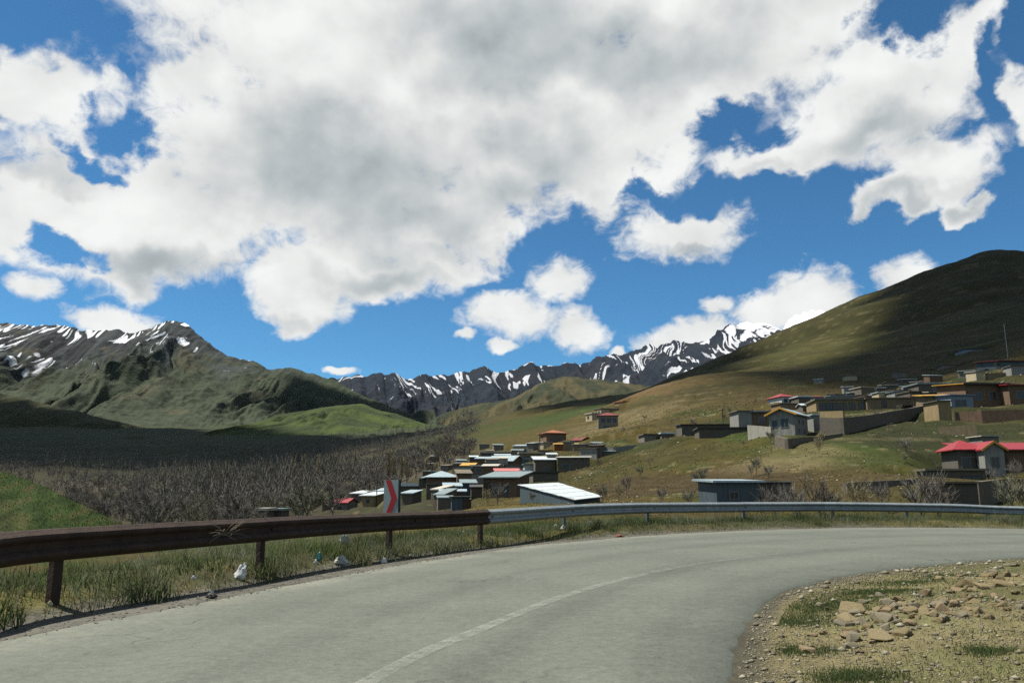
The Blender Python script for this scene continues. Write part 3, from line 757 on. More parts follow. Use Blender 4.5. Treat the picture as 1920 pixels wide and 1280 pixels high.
# ---- mountains: a crest line, spurs and gullies running down from it
def ridge(name, crest, L, back, foot, ns, nt, amp, spur, seed, colfn, lean=0.0, rough=0.010, expo=1.25, smat=None, relief=1.0, snow_scale=0.02, fine=.25, taper=True):
    pts = np.array([P(*c)[:] for c in crest])
    s = np.linspace(0, 1, ns) * (len(pts) - 1)
    C = np.stack([np.interp(s, np.arange(len(pts)), pts[:, k]) for k in range(3)], 1)
    # round off the crest a little, then give it rock
    ker = np.ones(9) / 9
    for k in range(3):
        C[:, k] = np.convolve(np.pad(C[:, k], 4, mode='edge'), ker, 'valid')
    arc = np.concatenate([[0], np.cumsum(np.hypot(np.diff(C[:, 0]), np.diff(C[:, 1])))])
    C[:, 2] += rough * (C[:, 2] - foot) * (fbmn(arc / spur * 2.2, arc * 0, 5, seed, .6) * 1.6 + .5)
    tf = np.linspace(0, 1, nt) ** 1.15; tb = -np.linspace(0, 1, 12)[1:][::-1]
    tt = np.concatenate([tb, tf])
    T, I = np.meshgrid(tt, np.arange(ns), indexing='ij')
    Ls = L * (0.25 + 0.75 * np.clip((C[:, 2] - C[:, 2].min()) / (np.ptp(C[:, 2]) + 1e-6), 0, 1) ** .8) if taper else np.full(ns, L)
    dist = np.where(T > 0, T * Ls[I], -T * back)
    X = C[I, 0] + np.where(T > 0, lean * dist, 0)
    Y = C[I, 1] - np.where(T > 0, dist, -dist)
    A = arc[I]
    F = np.minimum(terrain_raw(X, Y), foot) - 12 * np.clip(T, 0, 1) if taper else foot
    H = C[I, 2] - F
    wob = fbmn(A / spur * .8, dist / spur * .5, 3, seed + 40) * .55
    u = A / spur + wob + dist / spur * lean * .3
    rg = ridged(u, dist / spur * .35, 5, seed + 7, .55)
    big = ridged(u * .35 + 5, dist / spur * .12, 2, seed + 17, .5)
    st = ridged(u * 2.6 + 3, dist / spur * .5, 3, seed + 27, .5)
    line = np.maximum(1 - np.abs(perlin(u * 5.5, dist / spur * .55, seed + 51)) * 1.6, 1 - np.abs(perlin(u * 8.5 + 9, dist / spur * .7, seed + 52)) * 1.9)
    brk = fbmn(u * 2.2, dist / spur * 2.4, 4, seed + 53)
    base = np.where(T > 0, np.clip(1 - T, 0, 1) ** expo, 1 + T * 0.8)
    env = np.where(T > 0, np.clip(T * 3.2, 0, 1) * np.clip((1.05 - T) * 1.6, 0, 1), 0)
    Z = F + H * base + env * amp * ((rg - .72) * 2.2 * relief + (st - .72) * 1.5 + (big - .78) * 2.0) + env * amp * fine * fbmn(A / spur * 5, dist / spur * 4, 4, seed + 3)
    x, y, z = X.ravel(), Y.ravel(), Z.ravel()
    c, sn = colfn(x, y, z, T.ravel(), rg.ravel(), (line.ravel(), brk.ravel()), (Z - foot).ravel() / max(1, H.max()), A.ravel())
    me = np_mesh(name, np.stack([x, y, z], 1), grid_faces(len(tt), ns), True, col=c, snow=sn)
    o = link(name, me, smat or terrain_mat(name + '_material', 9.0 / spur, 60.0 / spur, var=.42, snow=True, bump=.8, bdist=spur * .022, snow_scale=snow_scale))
    return tag(o, kind='structure')

def C3(*a): return np.array(a, float)
def lerp(a, b, f): return a[None] * (1 - f[:, None]) + b[None] * f[:, None]
def col_left(x, y, z, T, rg, st, h, A):
    n = fbmn(A / 130, T * 9, 4, 60); n2 = fbmn(A / 35, T * 30, 3, 61)
    c = lerp(C3(.046, .054, .055), C3(.042, .053, .032), smooth(.62, .36, h + .12 * n))
    c = c * (1 - .5 * smooth(.62, .9, st[0])[:, None] * smooth(.3, .6, h)[:, None]) * (1 - .35 * smooth(.2, .7, n2)[:, None]) * (1 + .35 * (rg - .7))[:, None]
    c = c * (1 - smooth(.3, .7, -n)[:, None] * .35) + C3(.085, .068, .040)[None] * (smooth(.3, .7, -n) * .35)[:, None]
    s = smooth(.76, .97, st[0]) * smooth(-.22, .30, st[1]) * smooth(.40, .60, h + .14 * n) * 1.0 + smooth(.70, .54, rg) * smooth(.70, .90, h + .1 * n) * smooth(0, .4, st[1]) * .8
    return c, np.clip(s, 0, 1)
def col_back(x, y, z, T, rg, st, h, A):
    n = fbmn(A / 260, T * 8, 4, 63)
    c = lerp(C3(.016, .022, .032), C3(.021, .025, .032), smooth(-.3, .5, n)) * (.55 + .6 * rg)[:, None]  # rock colour darkened, cloud shade over the range painted in
    cap = smooth(.70, .92, h + .1 * n) * smooth(1900, 2400, A) * 1.2  # only the cap keeps full white, coloured as the sunlit part
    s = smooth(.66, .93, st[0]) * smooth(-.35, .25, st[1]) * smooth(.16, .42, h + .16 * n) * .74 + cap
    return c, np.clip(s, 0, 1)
def col_knoll(x, y, z, T, rg, st, h, A):
    n = fbmn(x / 7, y / 7, 4, 68); n2 = fbmn(x / 1.6, y / 1.6, 4, 69)
    c = lerp(C3(.030, .056, .012), C3(.048, .058, .018), smooth(-.4, .5, n + .5 * n2))
    c = c * (1 - (smooth(.1, .6, n2 - n * .4 + T * .8 - .3) * .55)[:, None]) + C3(.075, .050, .026)[None] * (smooth(.1, .6, n2 - n * .4 + T * .8 - .3) * .55)[:, None]
    return c * (.58 + .34 * smooth(-.5, .5, n2))[:, None], np.zeros(len(x))
def col_green(g, g2):
    g, g2 = C3(*g), C3(*g2)
    def f(x, y, z, T, rg, st, h, A):
        n = fbmn(A / 90, T * 6, 4, 66)
        c = lerp(g, g2, smooth(-.5, .5, n + (rg - .75) * 1.5))
        return c, np.zeros(len(x))
    return f

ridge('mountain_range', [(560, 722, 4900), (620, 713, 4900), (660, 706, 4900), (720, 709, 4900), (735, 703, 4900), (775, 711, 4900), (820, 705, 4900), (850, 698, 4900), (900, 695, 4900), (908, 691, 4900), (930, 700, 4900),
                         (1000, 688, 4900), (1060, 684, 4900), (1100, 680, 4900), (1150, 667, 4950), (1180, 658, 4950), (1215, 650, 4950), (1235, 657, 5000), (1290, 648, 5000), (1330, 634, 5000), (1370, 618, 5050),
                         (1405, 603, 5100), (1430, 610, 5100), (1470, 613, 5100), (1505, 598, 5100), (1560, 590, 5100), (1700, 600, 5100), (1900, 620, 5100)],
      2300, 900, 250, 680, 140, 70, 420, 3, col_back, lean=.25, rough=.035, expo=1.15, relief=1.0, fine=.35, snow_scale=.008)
ridge('mountain', [(-700, 560, 2600), (-350, 590, 2600), (-150, 612, 2600), (0, 606, 2600), (40, 603, 2600), (110, 612, 2600), (150, 618, 2600), (195, 627, 2620), (250, 626, 2600), (285, 612, 2560), (320, 603, 2520), (350, 612, 2500), (390, 642, 2450),
                   (430, 666, 2420), (480, 682, 2400), (510, 692, 2380), (545, 690, 2350), (590, 704, 2300), (640, 722, 2250), (700, 750, 2150), (760, 774, 2050), (830, 795, 1950), (900, 812, 1900)],
      1350, 700, 96, 700, 160, 58, 330, 5, col_left, lean=.12, rough=.02, expo=1.28, fine=.16, snow_scale=.018)
ridge('foothill_ridge', [(-400, 640, 1850), (-150, 700, 1750), (0, 737, 1680), (100, 762, 1620), (200, 786, 1560), (300, 808, 1500), (380, 822, 1450)],
      750, 300, 76, 300, 80, 22, 200, 8, col_green((.050, .052, .026), (.040, .046, .020)), rough=.02)
ridge('green_foothill', [(400, 822, 1250), (460, 800, 1330), (520, 778, 1420), (600, 765, 1500), (680, 758, 1550), (730, 772, 1520), (790, 792, 1450), (880, 812, 1400)],
      560, 300, 78, 300, 80, 15, 190, 12, col_green((.048, .068, .017), (.028, .040, .014)), rough=.02, relief=.7, fine=.1)
ridge('middle_ridge', [(780, 800, 2500), (840, 772, 2500), (890, 757, 2500), (930, 754, 2500), (965, 745, 2500), (1010, 723, 2600), (1060, 709, 2650), (1120, 712, 2600), (1250, 728, 2500), (1420, 740, 2400), (1600, 740, 2400)],
      1000, 600, 110, 340, 100, 40, 300, 15, col_green((.066, .058, .028), (.030, .036, .020)), rough=.02, lean=-.1)
# the smooth green knoll beyond the near end of the guardrail
ridge('grassy_knoll', [(-900, 640, 70), (-500, 730, 68), (-200, 822, 66), (-80, 862, 65), (0, 884, 64), (60, 903, 63), (120, 931, 61), (170, 955, 60), (210, 977, 58), (240, 995, 56), (280, 1020, 54), (360, 1075, 52), (460, 1150, 50)],
      34, 40, -14, 260, 90, .8, 12, 18, col_knoll, rough=.004, expo=1.05,
      smat=terrain_mat('knoll_material', .7, 6.0, var=.5, bump=.7, bdist=.15), fine=.12, taper=False)

# ------------------------------------------------------------------ road, painted line, gravel shoulder
def resample(line, n):
    d = np.concatenate([[0], np.cumsum(np.hypot(*np.diff(line[:, :2], axis=0).T))])
    t = np.linspace(0, d[-1], n)
    return np.stack([np.interp(t, d, line[:, k]) for k in range(line.shape[1])], 1)
NR = 420
ro, ri = resample(outer_c, NR), resample(inner_c, NR)
# ragged broken edge of the asphalt
arc = np.arange(NR) * 0.22
def nrm2(line):
    d = np.gradient(line[:, :2], axis=0); d /= np.linalg.norm(d, axis=1)[:, None] + 1e-9
    return np.stack([-d[:, 1], d[:, 0]], 1)
ro2 = ro[:, :2] + nrm2(ro) * (fbmn(arc * 1.3, arc * 0, 4, 71) * .05)[:, None]
ri2 = ri[:, :2] + nrm2(ri) * (fbmn(arc * 4.5, arc * 0, 5, 72, .7) * .05)[:, None]
CS = np.linspace(0, 1, 25)
rv = ri2[:, None] * (1 - CS[None, :, None]) + ro2[:, None] * CS[None, :, None]
rz = np.zeros(rv.shape[:2]); rz[:, 0] = -.07; rz[:, -1] = -.05; rz[:, 1] = -.004; rz[:, -2] = -.003
rv[:, 1] = ri2 * .994 + ro2 * .006; rv[:, -2] = ri2 * .006 + ro2 * .994
rz += fbmn(rv[..., 0] / 2.5, rv[..., 1] / 2.5, 3, 73) * .006
road_me = np_mesh('road', np.concatenate([rv, rz[..., None]], 2).reshape(-1, 3), grid_faces(NR, 25)[:, ::-1], True,
                  across=np.tile(CS, NR).astype(float))
def road_material():
    m = bpy.data.materials.new('asphalt'); m.use_nodes = True; T = NT(m.node_tree)
    out = T.n('ShaderNodeOutputMaterial'); b = T.n('ShaderNodeBsdfPrincipled'); T.put(out.inputs[0], b.outputs[0])
    co = T.n('ShaderNodeTexCoord').outputs['Object']
    ac = T.n('ShaderNodeAttribute', attribute_name='across').outputs['Fac']
    grain = T.m('ADD', T.m('MULTIPLY', T.noise(co, 48, 3, .75), .6), T.m('MULTIPLY', T.noise(co, 19, 3, .7), .4)); mid = T.noise(co, 6, 5, .6); big = T.noise(co, .55, 5, .55)
    k = T.m('ADD', 1.0, T.m('MULTIPLY', T.m('SUBTRACT', grain, .5), 1.5))
    k = T.m('ADD', k, T.m('MULTIPLY', T.m('SUBTRACT', mid, .5), .45))
    k = T.m('ADD', k, T.m('MULTIPLY', T.m('SUBTRACT', T.noise(co, 13, 2, .6), .5), .50))
    k = T.m('ADD', k, T.m('MULTIPLY', T.m('SUBTRACT', big, .5), .60))
    # wheel tracks worn along the bend, dusty outer rim, inner edge darker in patches
    wob = T.m('MULTIPLY', T.m('SUBTRACT', T.noise(co, .5, 3, .5), .5), .05)
    a2 = T.m('ADD', ac, wob)
    for c0, w, g in ((.10, .07, -.16), (.31, .07, -.18), (.60, .07, -.13), (.80, .06, -.10)):
        d = T.m('ABSOLUTE', T.m('SUBTRACT', a2, c0))
        k = T.m('ADD', k, T.ramp(d, w, 0.0, 0.0, g))
    dust = T.m('MULTIPLY', T.ramp(a2, .88, .985), T.ramp(T.noise(co, 1.3, 5, .6), .3, .62))
    base = T.mix(dust, (.108, .119, .096), (.172, .172, .135))
    dark = T.m('MULTIPLY', T.ramp(ac, .035, .004), T.ramp(T.noise(co, 1.8, 4, .6), .35, .65))
    base = T.mix(T.m('MULTIPLY', dark, .6), base, (.045, .045, .04))
    vor = T.n('ShaderNodeTexVoronoi', feature='DISTANCE_TO_EDGE'); vor.inputs['Scale'].default_value = .55
    dist = T.n('ShaderNodeTexNoise'); dist.inputs['Scale'].default_value = 1.5; T.put(dist.inputs['Vector'], co)
    T.put(vor.inputs['Vector'], T.v('ADD', co, T.v('SCALE', dist.outputs['Color'], 1.0)))
    crack = T.m('MULTIPLY', T.ramp(vor.outputs['Distance'], .012, .0), T.ramp(T.noise(co, .35, 3, .5), .50, .62))
    base = T.mix(T.m('MULTIPLY', crack, .65), base, (.04, .04, .036))
    T.put(b.inputs['Base Color'], T.v('SCALE', base, T.m('MULTIPLY', k, TONE)))
    b.inputs['Roughness'].default_value = .82; b.inputs['Specular IOR Level'].default_value = .25
    bn = T.n('ShaderNodeBump'); bn.inputs['Strength'].default_value = .5; bn.inputs['Distance'].default_value = .01
    T.put(bn.inputs['Height'], grain); T.put(b.inputs['Normal'], bn.outputs[0])
    return m
tag(link('road', road_me, road_material()), kind='structure')

LINE_PX = [(690, 1280), (900, 1181), (1100, 1105), (1300, 1059), (1500, 1035), (1700, 1021), (1900, 1015)]
lc = [tuple(G(*p)[:2]) for p in LINE_PX]
lc = catmull([(-2.5, -8), (-1.7, 1.0)] + lc, .25); nl = nrm2(lc)
lw = .066 + .006 * fbmn(np.arange(len(lc)) * .7, np.arange(len(lc)) * 0., 3, 75)
fade = np.linspace(0, 1, len(lc))
lv = np.concatenate([np.stack([lc[:, 0] + s * nl[:, 0] * lw, lc[:, 1] + s * nl[:, 1] * lw, np.full(len(lc), .0115)], 1)[:, None] for s in (-1, -.33, .33, 1)], 1)
def line_material():
    m = bpy.data.materials.new('worn_line_paint'); m.use_nodes = True; T = NT(m.node_tree)
    out = T.n('ShaderNodeOutputMaterial'); b = T.n('ShaderNodeBsdfPrincipled')
    tr = T.n('ShaderNodeBsdfTransparent'); mx = T.n('ShaderNodeMixShader')
    co = T.n('ShaderNodeTexCoord').outputs['Object']
    fd = T.n('ShaderNodeAttribute', attribute_name='wear').outputs['Fac']
    w = T.m('ADD', T.m('MULTIPLY', T.noise(co, 42, 4, .7), .55), T.m('MULTIPLY', T.noise(co, 4.5, 4, .6), .45))
    f = T.ramp(T.m('ADD', w, T.m('MULTIPLY', fd, -.34)), .36, .66)
    b.inputs['Base Color'].default_value = (.36, .37, .32, 1); b.inputs['Roughness'].default_value = .75
    T.put(mx.inputs[0], T.m('MULTIPLY', f, .26)); T.put(mx.inputs[1], tr.outputs[0]); T.put(mx.inputs[2], b.outputs[0]); T.put(out.inputs[0], mx.outputs[0])
    return m
wear = np.repeat(smooth(.45, 1.0, fade) * .45, 4)
tag(link('road_line', np_mesh('road_line', lv.reshape(-1, 3), grid_faces(len(lc), 4), False, wear=wear), line_material()), kind='structure')

# ------------------------------------------------------------------ cumulus overhead, out of the picture, whose shade lies on the land
def cloud_over(spots, alt, seed, ragged=60):
    """spots: outline of the shade on the land, as places (x, y, z)"""
    q = []
    for s in spots:
        k = (alt - s[2]) / SUN_DIR.z
        q.append((s[0] + SUN_DIR.x * k, s[1] + SUN_DIR.y * k))
    q = np.array(q); lo, hi = q.min(0) - 80, q.max(0) + 80
    step = max(10.0, (hi - lo).max() / 130)
    xs, ys = np.arange(lo[0], hi[0], step), np.arange(lo[1], hi[1], step)
    X, Yg = np.meshgrid(xs, ys, indexing='ij')
    inside = np.zeros(X.shape, bool); dmin = np.full(X.shape, 1e9)
    for a, b in zip(q, np.roll(q, -1, 0)):
        c = (a[1] > Yg) != (b[1] > Yg)
        inside ^= c & (X < (b[0] - a[0]) * (Yg - a[1]) / (b[1] - a[1] + 1e-9) + a[0])
        d = b - a; t = np.clip(((X - a[0]) * d[0] + (Yg - a[1]) * d[1]) / (d @ d + 1e-9), 0, 1)
        dmin = np.minimum(dmin, np.hypot(X - a[0] - t * d[0], Yg - a[1] - t * d[1]))
    sd = np.where(inside, dmin, -dmin) + ragged * fbmn(X / 140, Yg / 140, 4, seed)
    body = np.sqrt(np.clip(sd, 0, 260) / 260)
    top = alt + body * 190 * (1 + .45 * fbmn(X / 110, Yg / 110, 4, seed + 2)) ; bot = alt - body * 24 * (1 + .5 * fbmn(X / 90, Yg / 90, 3, seed + 4))
    nx, ny = X.shape
    gf = grid_faces(nx, ny)
    keep = (sd.ravel()[gf] > 0).any(1)
    gf = gf[keep]
    vt = np.stack([X.ravel(), Yg.ravel(), top.ravel()], 1); vb = np.stack([X.ravel(), Yg.ravel(), bot.ravel()], 1)
    faces = np.concatenate([gf, gf[:, ::-1] + nx * ny]); allv = np.concatenate([vt, vb])
    used, inv = np.unique(faces, return_inverse=True)
    o = link('cloud', np_mesh('cloud', allv[used], inv.reshape(faces.shape), True, False), cloud_mat)
    return tag(o, kind='structure')
cloud_mat = bpy.data.materials.new('cloud_material'); cloud_mat.use_nodes = True
T = NT(cloud_mat.node_tree)
_o = T.n('ShaderNodeOutputMaterial'); _a = T.n('ShaderNodeBsdfDiffuse'); _b = T.n('ShaderNodeBsdfTranslucent'); _m = T.n('ShaderNodeMixShader')
_a.inputs[0].default_value = (.9, .9, .9, 1); _b.inputs[0].default_value = (.8, .8, .8, 1); _m.inputs[0].default_value = .3
T.put(_m.inputs[1], _a.outputs[0]); T.put(_m.inputs[2], _b.outputs[0]); T.put(_o.inputs[0], _m.outputs[0])
SHADES = [
    # valley floor and the feet of the mountains on the left
    ([P(-250, 700, 1750), P(0, 738, 1680), P(200, 780, 1560), P(330, 800, 1450), P(450, 812, 1150), P(620, 816, 1020), P(880, 807, 950), P(840, 816, 820), P(700, 836, 720), P(520, 858, 620), P(300, 872, 580), P(60, 874, 560), P(-200, 874, 560)], 1),
    # the long hill on the right: crest and shoulder
    ([P(1880, 478, 810), P(1740, 515, 830), P(1660, 545, 840), P(1640, 580, 700), P(1665, 605, 590), P(1640, 640, 470), P(1560, 672, 400), P(1450, 700, 330), P(1500, 716, 270), P(1590, 735, 192), P(1720, 712, 190), P(1800, 690, 200), P(1860, 668, 215), P(1980, 640, 225), P(2300, 600, 300), P(2300, 520, 700)], 2),
    # dark strip below the lit shoulder
    ([P(1010, 772, 800), P(1200, 738, 850), P(1330, 690, 850), P(1420, 650, 850), P(1400, 690, 560), P(1410, 705, 430), P(1330, 712, 430), P(1200, 752, 420), P(1080, 768, 480)], 3),
    # dark right-hand shoulder of the left mountain
    ([P(470, 745, 2050), P(560, 712, 2250), P(650, 725, 2200), P(720, 755, 2100), P(850, 800, 1900), P(760, 800, 1700), P(640, 750, 1900), P(520, 765, 1850)], 4),
]
for spots, sd_ in SHADES:
    cloud_over(spots, 2300 if sd_ == 4 else 1850, 80 + sd_ * 5, ragged={1: 85, 2: 45, 3: 22, 4: 45}[sd_])

# ------------------------------------------------------------------ guardrail
rust = mat('rusty_steel', (.046, .029, .020), .75, .0, .45, 3.0, .3, streak=.3, spec=.25)
rust_top = rust
galv = mat('galvanised_steel', (.25, .285, .295), .5, .25, .22, 2.0, .1, streak=.2, spec=.5)
galv_post = mat('galvanised_post', (.12, .14, .145), .6, .3, .25, 3.0, .1)
railr = resample(rail_c, 1200)
rarc = np.concatenate([[0], np.cumsum(np.hypot(*np.diff(railr[:, :2], axis=0).T))])
def rail_at(s):
    p = Vector([np.interp(s, rarc, railr[:, k]) for k in range(3)])
    q = Vector([np.interp(s + .2, rarc, railr[:, k]) for k in range(3)])
    d = (q - p); d.z = 0; d.normalize()
    return p, d, Vector((d.y, -d.x, 0))          # point, along, towards the road
def s_at_px(px):
    k = np.argmin(np.abs(np.where(railr[:, 1] > 1, railr[:, 0] / np.maximum(railr[:, 1], .1), 99) * CP - (px - 960) / FPX * 1.0))
    return rarc[k]
PROF = [(.000, .000), (.012, -.004), (.030, -.018), (.075, -.048), (.083, -.070), (.075, -.092), (.030, -.128), (.022, -.156), (.030, -.184), (.075, -.220), (.083, -.242), (.075, -.264), (.030, -.294), (.012, -.308), (.000, -.312)]
def beam_mesh(s0, s1, n=14, bent=0.0):
    vs, fs = [], []
    m = len(PROF)
    for i, s in enumerate(np.linspace(s0, s1, n)):
        p, d, o = rail_at(s)
        w = bent * math.sin((i / (n - 1)) * math.pi)
        for th in (0.0, -.006):
            for a, b in PROF:
                q = p + o * (a + th + w) + Vector((0, 0, b + w * .3)); vs.append(q)
    for i in range(n - 1):
        for t in (0, 1):
            for j in range(m - 1):
                a = i * 2 * m + t * m + j; b = a + 2 * m
                fs.append((a, b, b + 1, a + 1) if t else (a, a + 1, b + 1, b))
        for j in (0, m - 1):
            a = i * 2 * m + j; b = a + 2 * m
            fs.append((a, b, b + m, a + m))
    for i in (0, n - 1):
        for j in range(m - 1):
            a = i * 2 * m + j
            fs.append((a, a + 1, a + m + 1, a + m))
    return vs, fs
def bolt_mb(p, o, d):
    mb = MB(); c = p + o * .034 + Vector((0, 0, -.156))
    mb.tube([c, c + o * .018], .02, 6); return mb
def guardrail(label, s0, s1, beam_mat, post_mat, step, post_px):
    p0, _, _ = rail_at((s0 + s1) / 2)
    root = empty('guardrail', (p0.x, p0.y, 0)); tag(root, label, 'guardrail', 'guardrail along the outer edge of the road')
    inv = Matrix.Translation(-root.location)
    def part(name, mb, m):
        mb.v = [tuple(Vector(v) - root.location) for v in mb.v]; return mb.build(name, m, root)
    ss = np.arange(s0, s1 - .5, step).tolist() + [s1]
    for i, (a, b) in enumerate(zip(ss[:-1], ss[1:])):
        vs, fs = beam_mesh(a - .06, b + .06, bent=random.uniform(-.012, .012))
        off = .004 if i % 2 else 0.0
        mb = MB().add([(v.x + off * 0, v.y, v.z + off) for v in vs], fs)
        bm_ = part('beam', mb, beam_mat)
        for s in (a + .1, ):
            p, d, o = rail_at(s)
            part('bolt', bolt_mb(p, o, d), post_mat)
    for s in post_px:
        p, d, o = rail_at(s)
        g = tz(p.x, p.y) - .35
        mb = MB()
        def bx(u0, u1, w0, w1, z0, z1):
            vs = []
            for z in (z0, z1):
                for u, w in ((u0, w0), (u1, w0), (u1, w1), (u0, w1)):
                    q = p + d * u + o * w; vs.append((q.x, q.y, z))
            mb.add(vs, [(0, 3, 2, 1), (4, 5, 6, 7), (0, 1, 5, 4), (1, 2, 6, 5), (2, 3, 7, 6), (3, 0, 4, 7)])
        top = p.z - .03
        bx(-.055, .055, -.025, -.019, g, top); bx(-.055, -.049, -.085, -.025, g, top); bx(.049, .055, -.085, -.025, g, top)
        part('post', mb, post_mat)
        mb = MB(); 
        bx(-.05, .05, -.019, .016, p.z - .25, p.z - .06)
        part('spacer', mb, post_mat)
    return root
def s_of(px):
    best = None
    for s in np.linspace(8, rarc[-1] - 20, 3000):
        p = Vector([np.interp(s, rarc, railr[:, k]) for k in range(3)])
        if p.y < 2: continue
        v = p - Vector((0, 0, CAM_H)); zc = v.y * CP + v.z * SP
        x = 960 + FPX * v.x / zc
        if best is None or abs(x - px) < best[0]: best = (abs(x - px), s)
    return best[1]
S_END = s_of(912)
posts_r = [s_of(118) - 7.2, s_of(118) - 3.6, s_of(118), s_of(497), s_of(735), s_of(905)]
guardrail('dark rusty guardrail beam on the side of the road nearest the valley trees', 4.0, S_END, rust, rust, 4.0, posts_r)
posts_g = [s_of(1060), s_of(1215), s_of(1395), s_of(1560), s_of(1700), s_of(1850)] + [s_of(1850) + 4 * k for k in range(1, 8)]
guardrail('grey galvanised guardrail with a pale upper edge following the outside of the bend', S_END + .09, s_of(1850) + 30, galv, galv_post, 4.0, posts_g)

# ------------------------------------------------------------------ chevron sign behind the rail
sign_grey = mat('sign_face_grey', (.30, .36, .35), .5, 0, .08, 3); sign_red = mat('sign_red', (.42, .03, .035), .5, 0, .1, 3)
sign_dark = mat('sign_back', (.03, .035, .035), .6, .2, .2, 3)
sp = P(733, 932, 15.6)
gz_ = tz(sp.x, sp.y)
sg = empty('chevron_sign', (sp.x, sp.y, gz_), math.radians(-14))
tag(sg, 'grey chevron sign with a red arrow pointing right, standing behind the rusty guardrail', 'sign')
zt_, zb_ = P(733, 899, 15.6).z - gz_, P(733, 963, 15.6).z - gz_ - .06
hw = .15
MB().box(-hw, hw, 0, .035, zb_, zt_).build('board', sign_grey, sg)
MB().box(hw + .002, hw + .022, -.006, .075, zb_, zt_).build('edge_frame', sign_dark, sg)
zm = (zt_ + zb_) / 2
t_ = .105
MB().prism([(-.115, zt_ - .004), (-.115 + t_, zt_ - .004), (.125, zm), (-.115 + t_, zb_ + .004), (-.115, zb_ + .004), (.125 - t_ - .01, zm)], -.006, .0).build('chevron', sign_red, sg)
MB().tube([(-.02, .07, -.4), (-.02, .07, zt_ - .1)], .03, 8).build('post', galv_post, sg)

# ------------------------------------------------------------------ buildings
glass = mat('dark_window_glass', (.012, .014, .016), .25, 0, .2, 1, spec=.5)
WALL = dict(adobe=mat('adobe_plaster', (.215, .168, .100), .95, 0, .3, .8, .3, streak=.25), block=mat('grey_block', (.185, .172, .140), .95, 0, .3, 1.2, .3, streak=.2),
            cream=mat('cream_plaster', (.42, .36, .23), .9, 0, .15, .8, streak=.15), white=mat('white_plaster', (.52, .53, .51), .9, 0, .12, .8, streak=.15),
            stone=mat('dark_rubble_stone', (.125, .108, .082), .95, 0, .5, 2.2, .8), brick=mat('brown_brick', (.160, .105, .066), .95, 0, .35, 2.0, .4, streak=.2),
            sheet=mat('blue_grey_sheet', (.075, .105, .118), .6, .2, .2, 1.0, streak=.25), tan=mat('tan_render', (.27, .205, .105), .95, 0, .25, 1.0, .3, streak=.2),
            orange=mat('orange_brick', (.24, .085, .03), .95, 0, .25, 2), palegrey=mat('pale_grey_render', (.24, .24, .215), .95, 0, .25, 1.0, .2, streak=.25),
            bluewall=mat('pale_blue_plaster', (.20, .24, .28), .9, 0, .2, 1.0), darkblock=mat('dark_block', (.105, .094, .074), .95, 0, .35, 1.5, .4))
def corrugated(name, col, rough=.45, metal=.35):
    m = mat(name, col, rough, metal, .16, .7, streak=.12, spec=.5)
    T = NT.__new__(NT); T.t = m.node_tree
    b = [n for n in m.node_tree.nodes if n.type == 'BSDF_PRINCIPLED'][0]
    bc = b.inputs['Base Color'].links[0].from_socket; co_ = T.n('ShaderNodeTexCoord').outputs['Object']
    rustf = T.m('MULTIPLY', T.ramp(T.noise(T.v('MULTIPLY', co_, (1.6, .35, .5)), 1.0, 6, .65), .52, .74), .55)
    T.put(b.inputs['Base Color'], T.mix(rustf, bc, (.085, .062, .045)))
    wv = T.n('ShaderNodeTexWave', wave_type='BANDS', bands_direction='X'); wv.inputs['Scale'].default_value = 3.2
    T.put(wv.inputs['Vector'], T.n('ShaderNodeTexCoord').outputs['Object'])
    bn = T.n('ShaderNodeBump'); bn.inputs['Strength'].default_value = .35; bn.inputs['Distance'].default_value = .03
    T.put(bn.inputs['Height'], wv.outputs['Fac']); T.put(b.inputs['Normal'], bn.outputs[0])
    return m
ROOF = dict(white=corrugated('white_sheet_roof', (.60, .66, .66)), blue=corrugated('pale_blue_sheet_roof', (.36, .45, .48)), grey=corrugated('grey_green_sheet_roof', (.22, .285, .285)),
            deepblue=corrugated('blue_sheet_roof', (.13, .20, .29)), red=corrugated('red_sheet_roof', (.27, .016, .020), .5, .1), darkred=corrugated('dark_red_roof', (.17, .022, .02), .6, .1),
            mustard=corrugated('mustard_sheet_roof', (.52, .29, .035), .5, .1), orange=corrugated('rust_orange_roof', (.30, .085, .03), .6, .1),
            mud=mat('mud_roof', (.135, .118, .085), .95, 0, .25, .8, .3), pale=mat('pale_slab_roof', (.40, .38, .32), .9, 0, .2, .8, .2), dark=mat('tar_roof', (.055, .053, .048), .8, 0, .3, .8, .2),
            pink=corrugated('faded_red_roof', (.48, .13, .11), .6, .1))
TRIM = dict(mustard=mat('mustard_trim', (.46, .24, .03), .6, 0, .1), orange=mat('orange_trim', (.42, .16, .03), .6, 0, .1), white=mat('pale_trim', (.20, .195, .18), .6, 0, .1), dark=mat('dark_trim', (.03, .03, .03), .6, 0, .1))
wood = mat('brown_wood_door', (.06, .035, .02), .7, 0, .2)
HOUSES = []
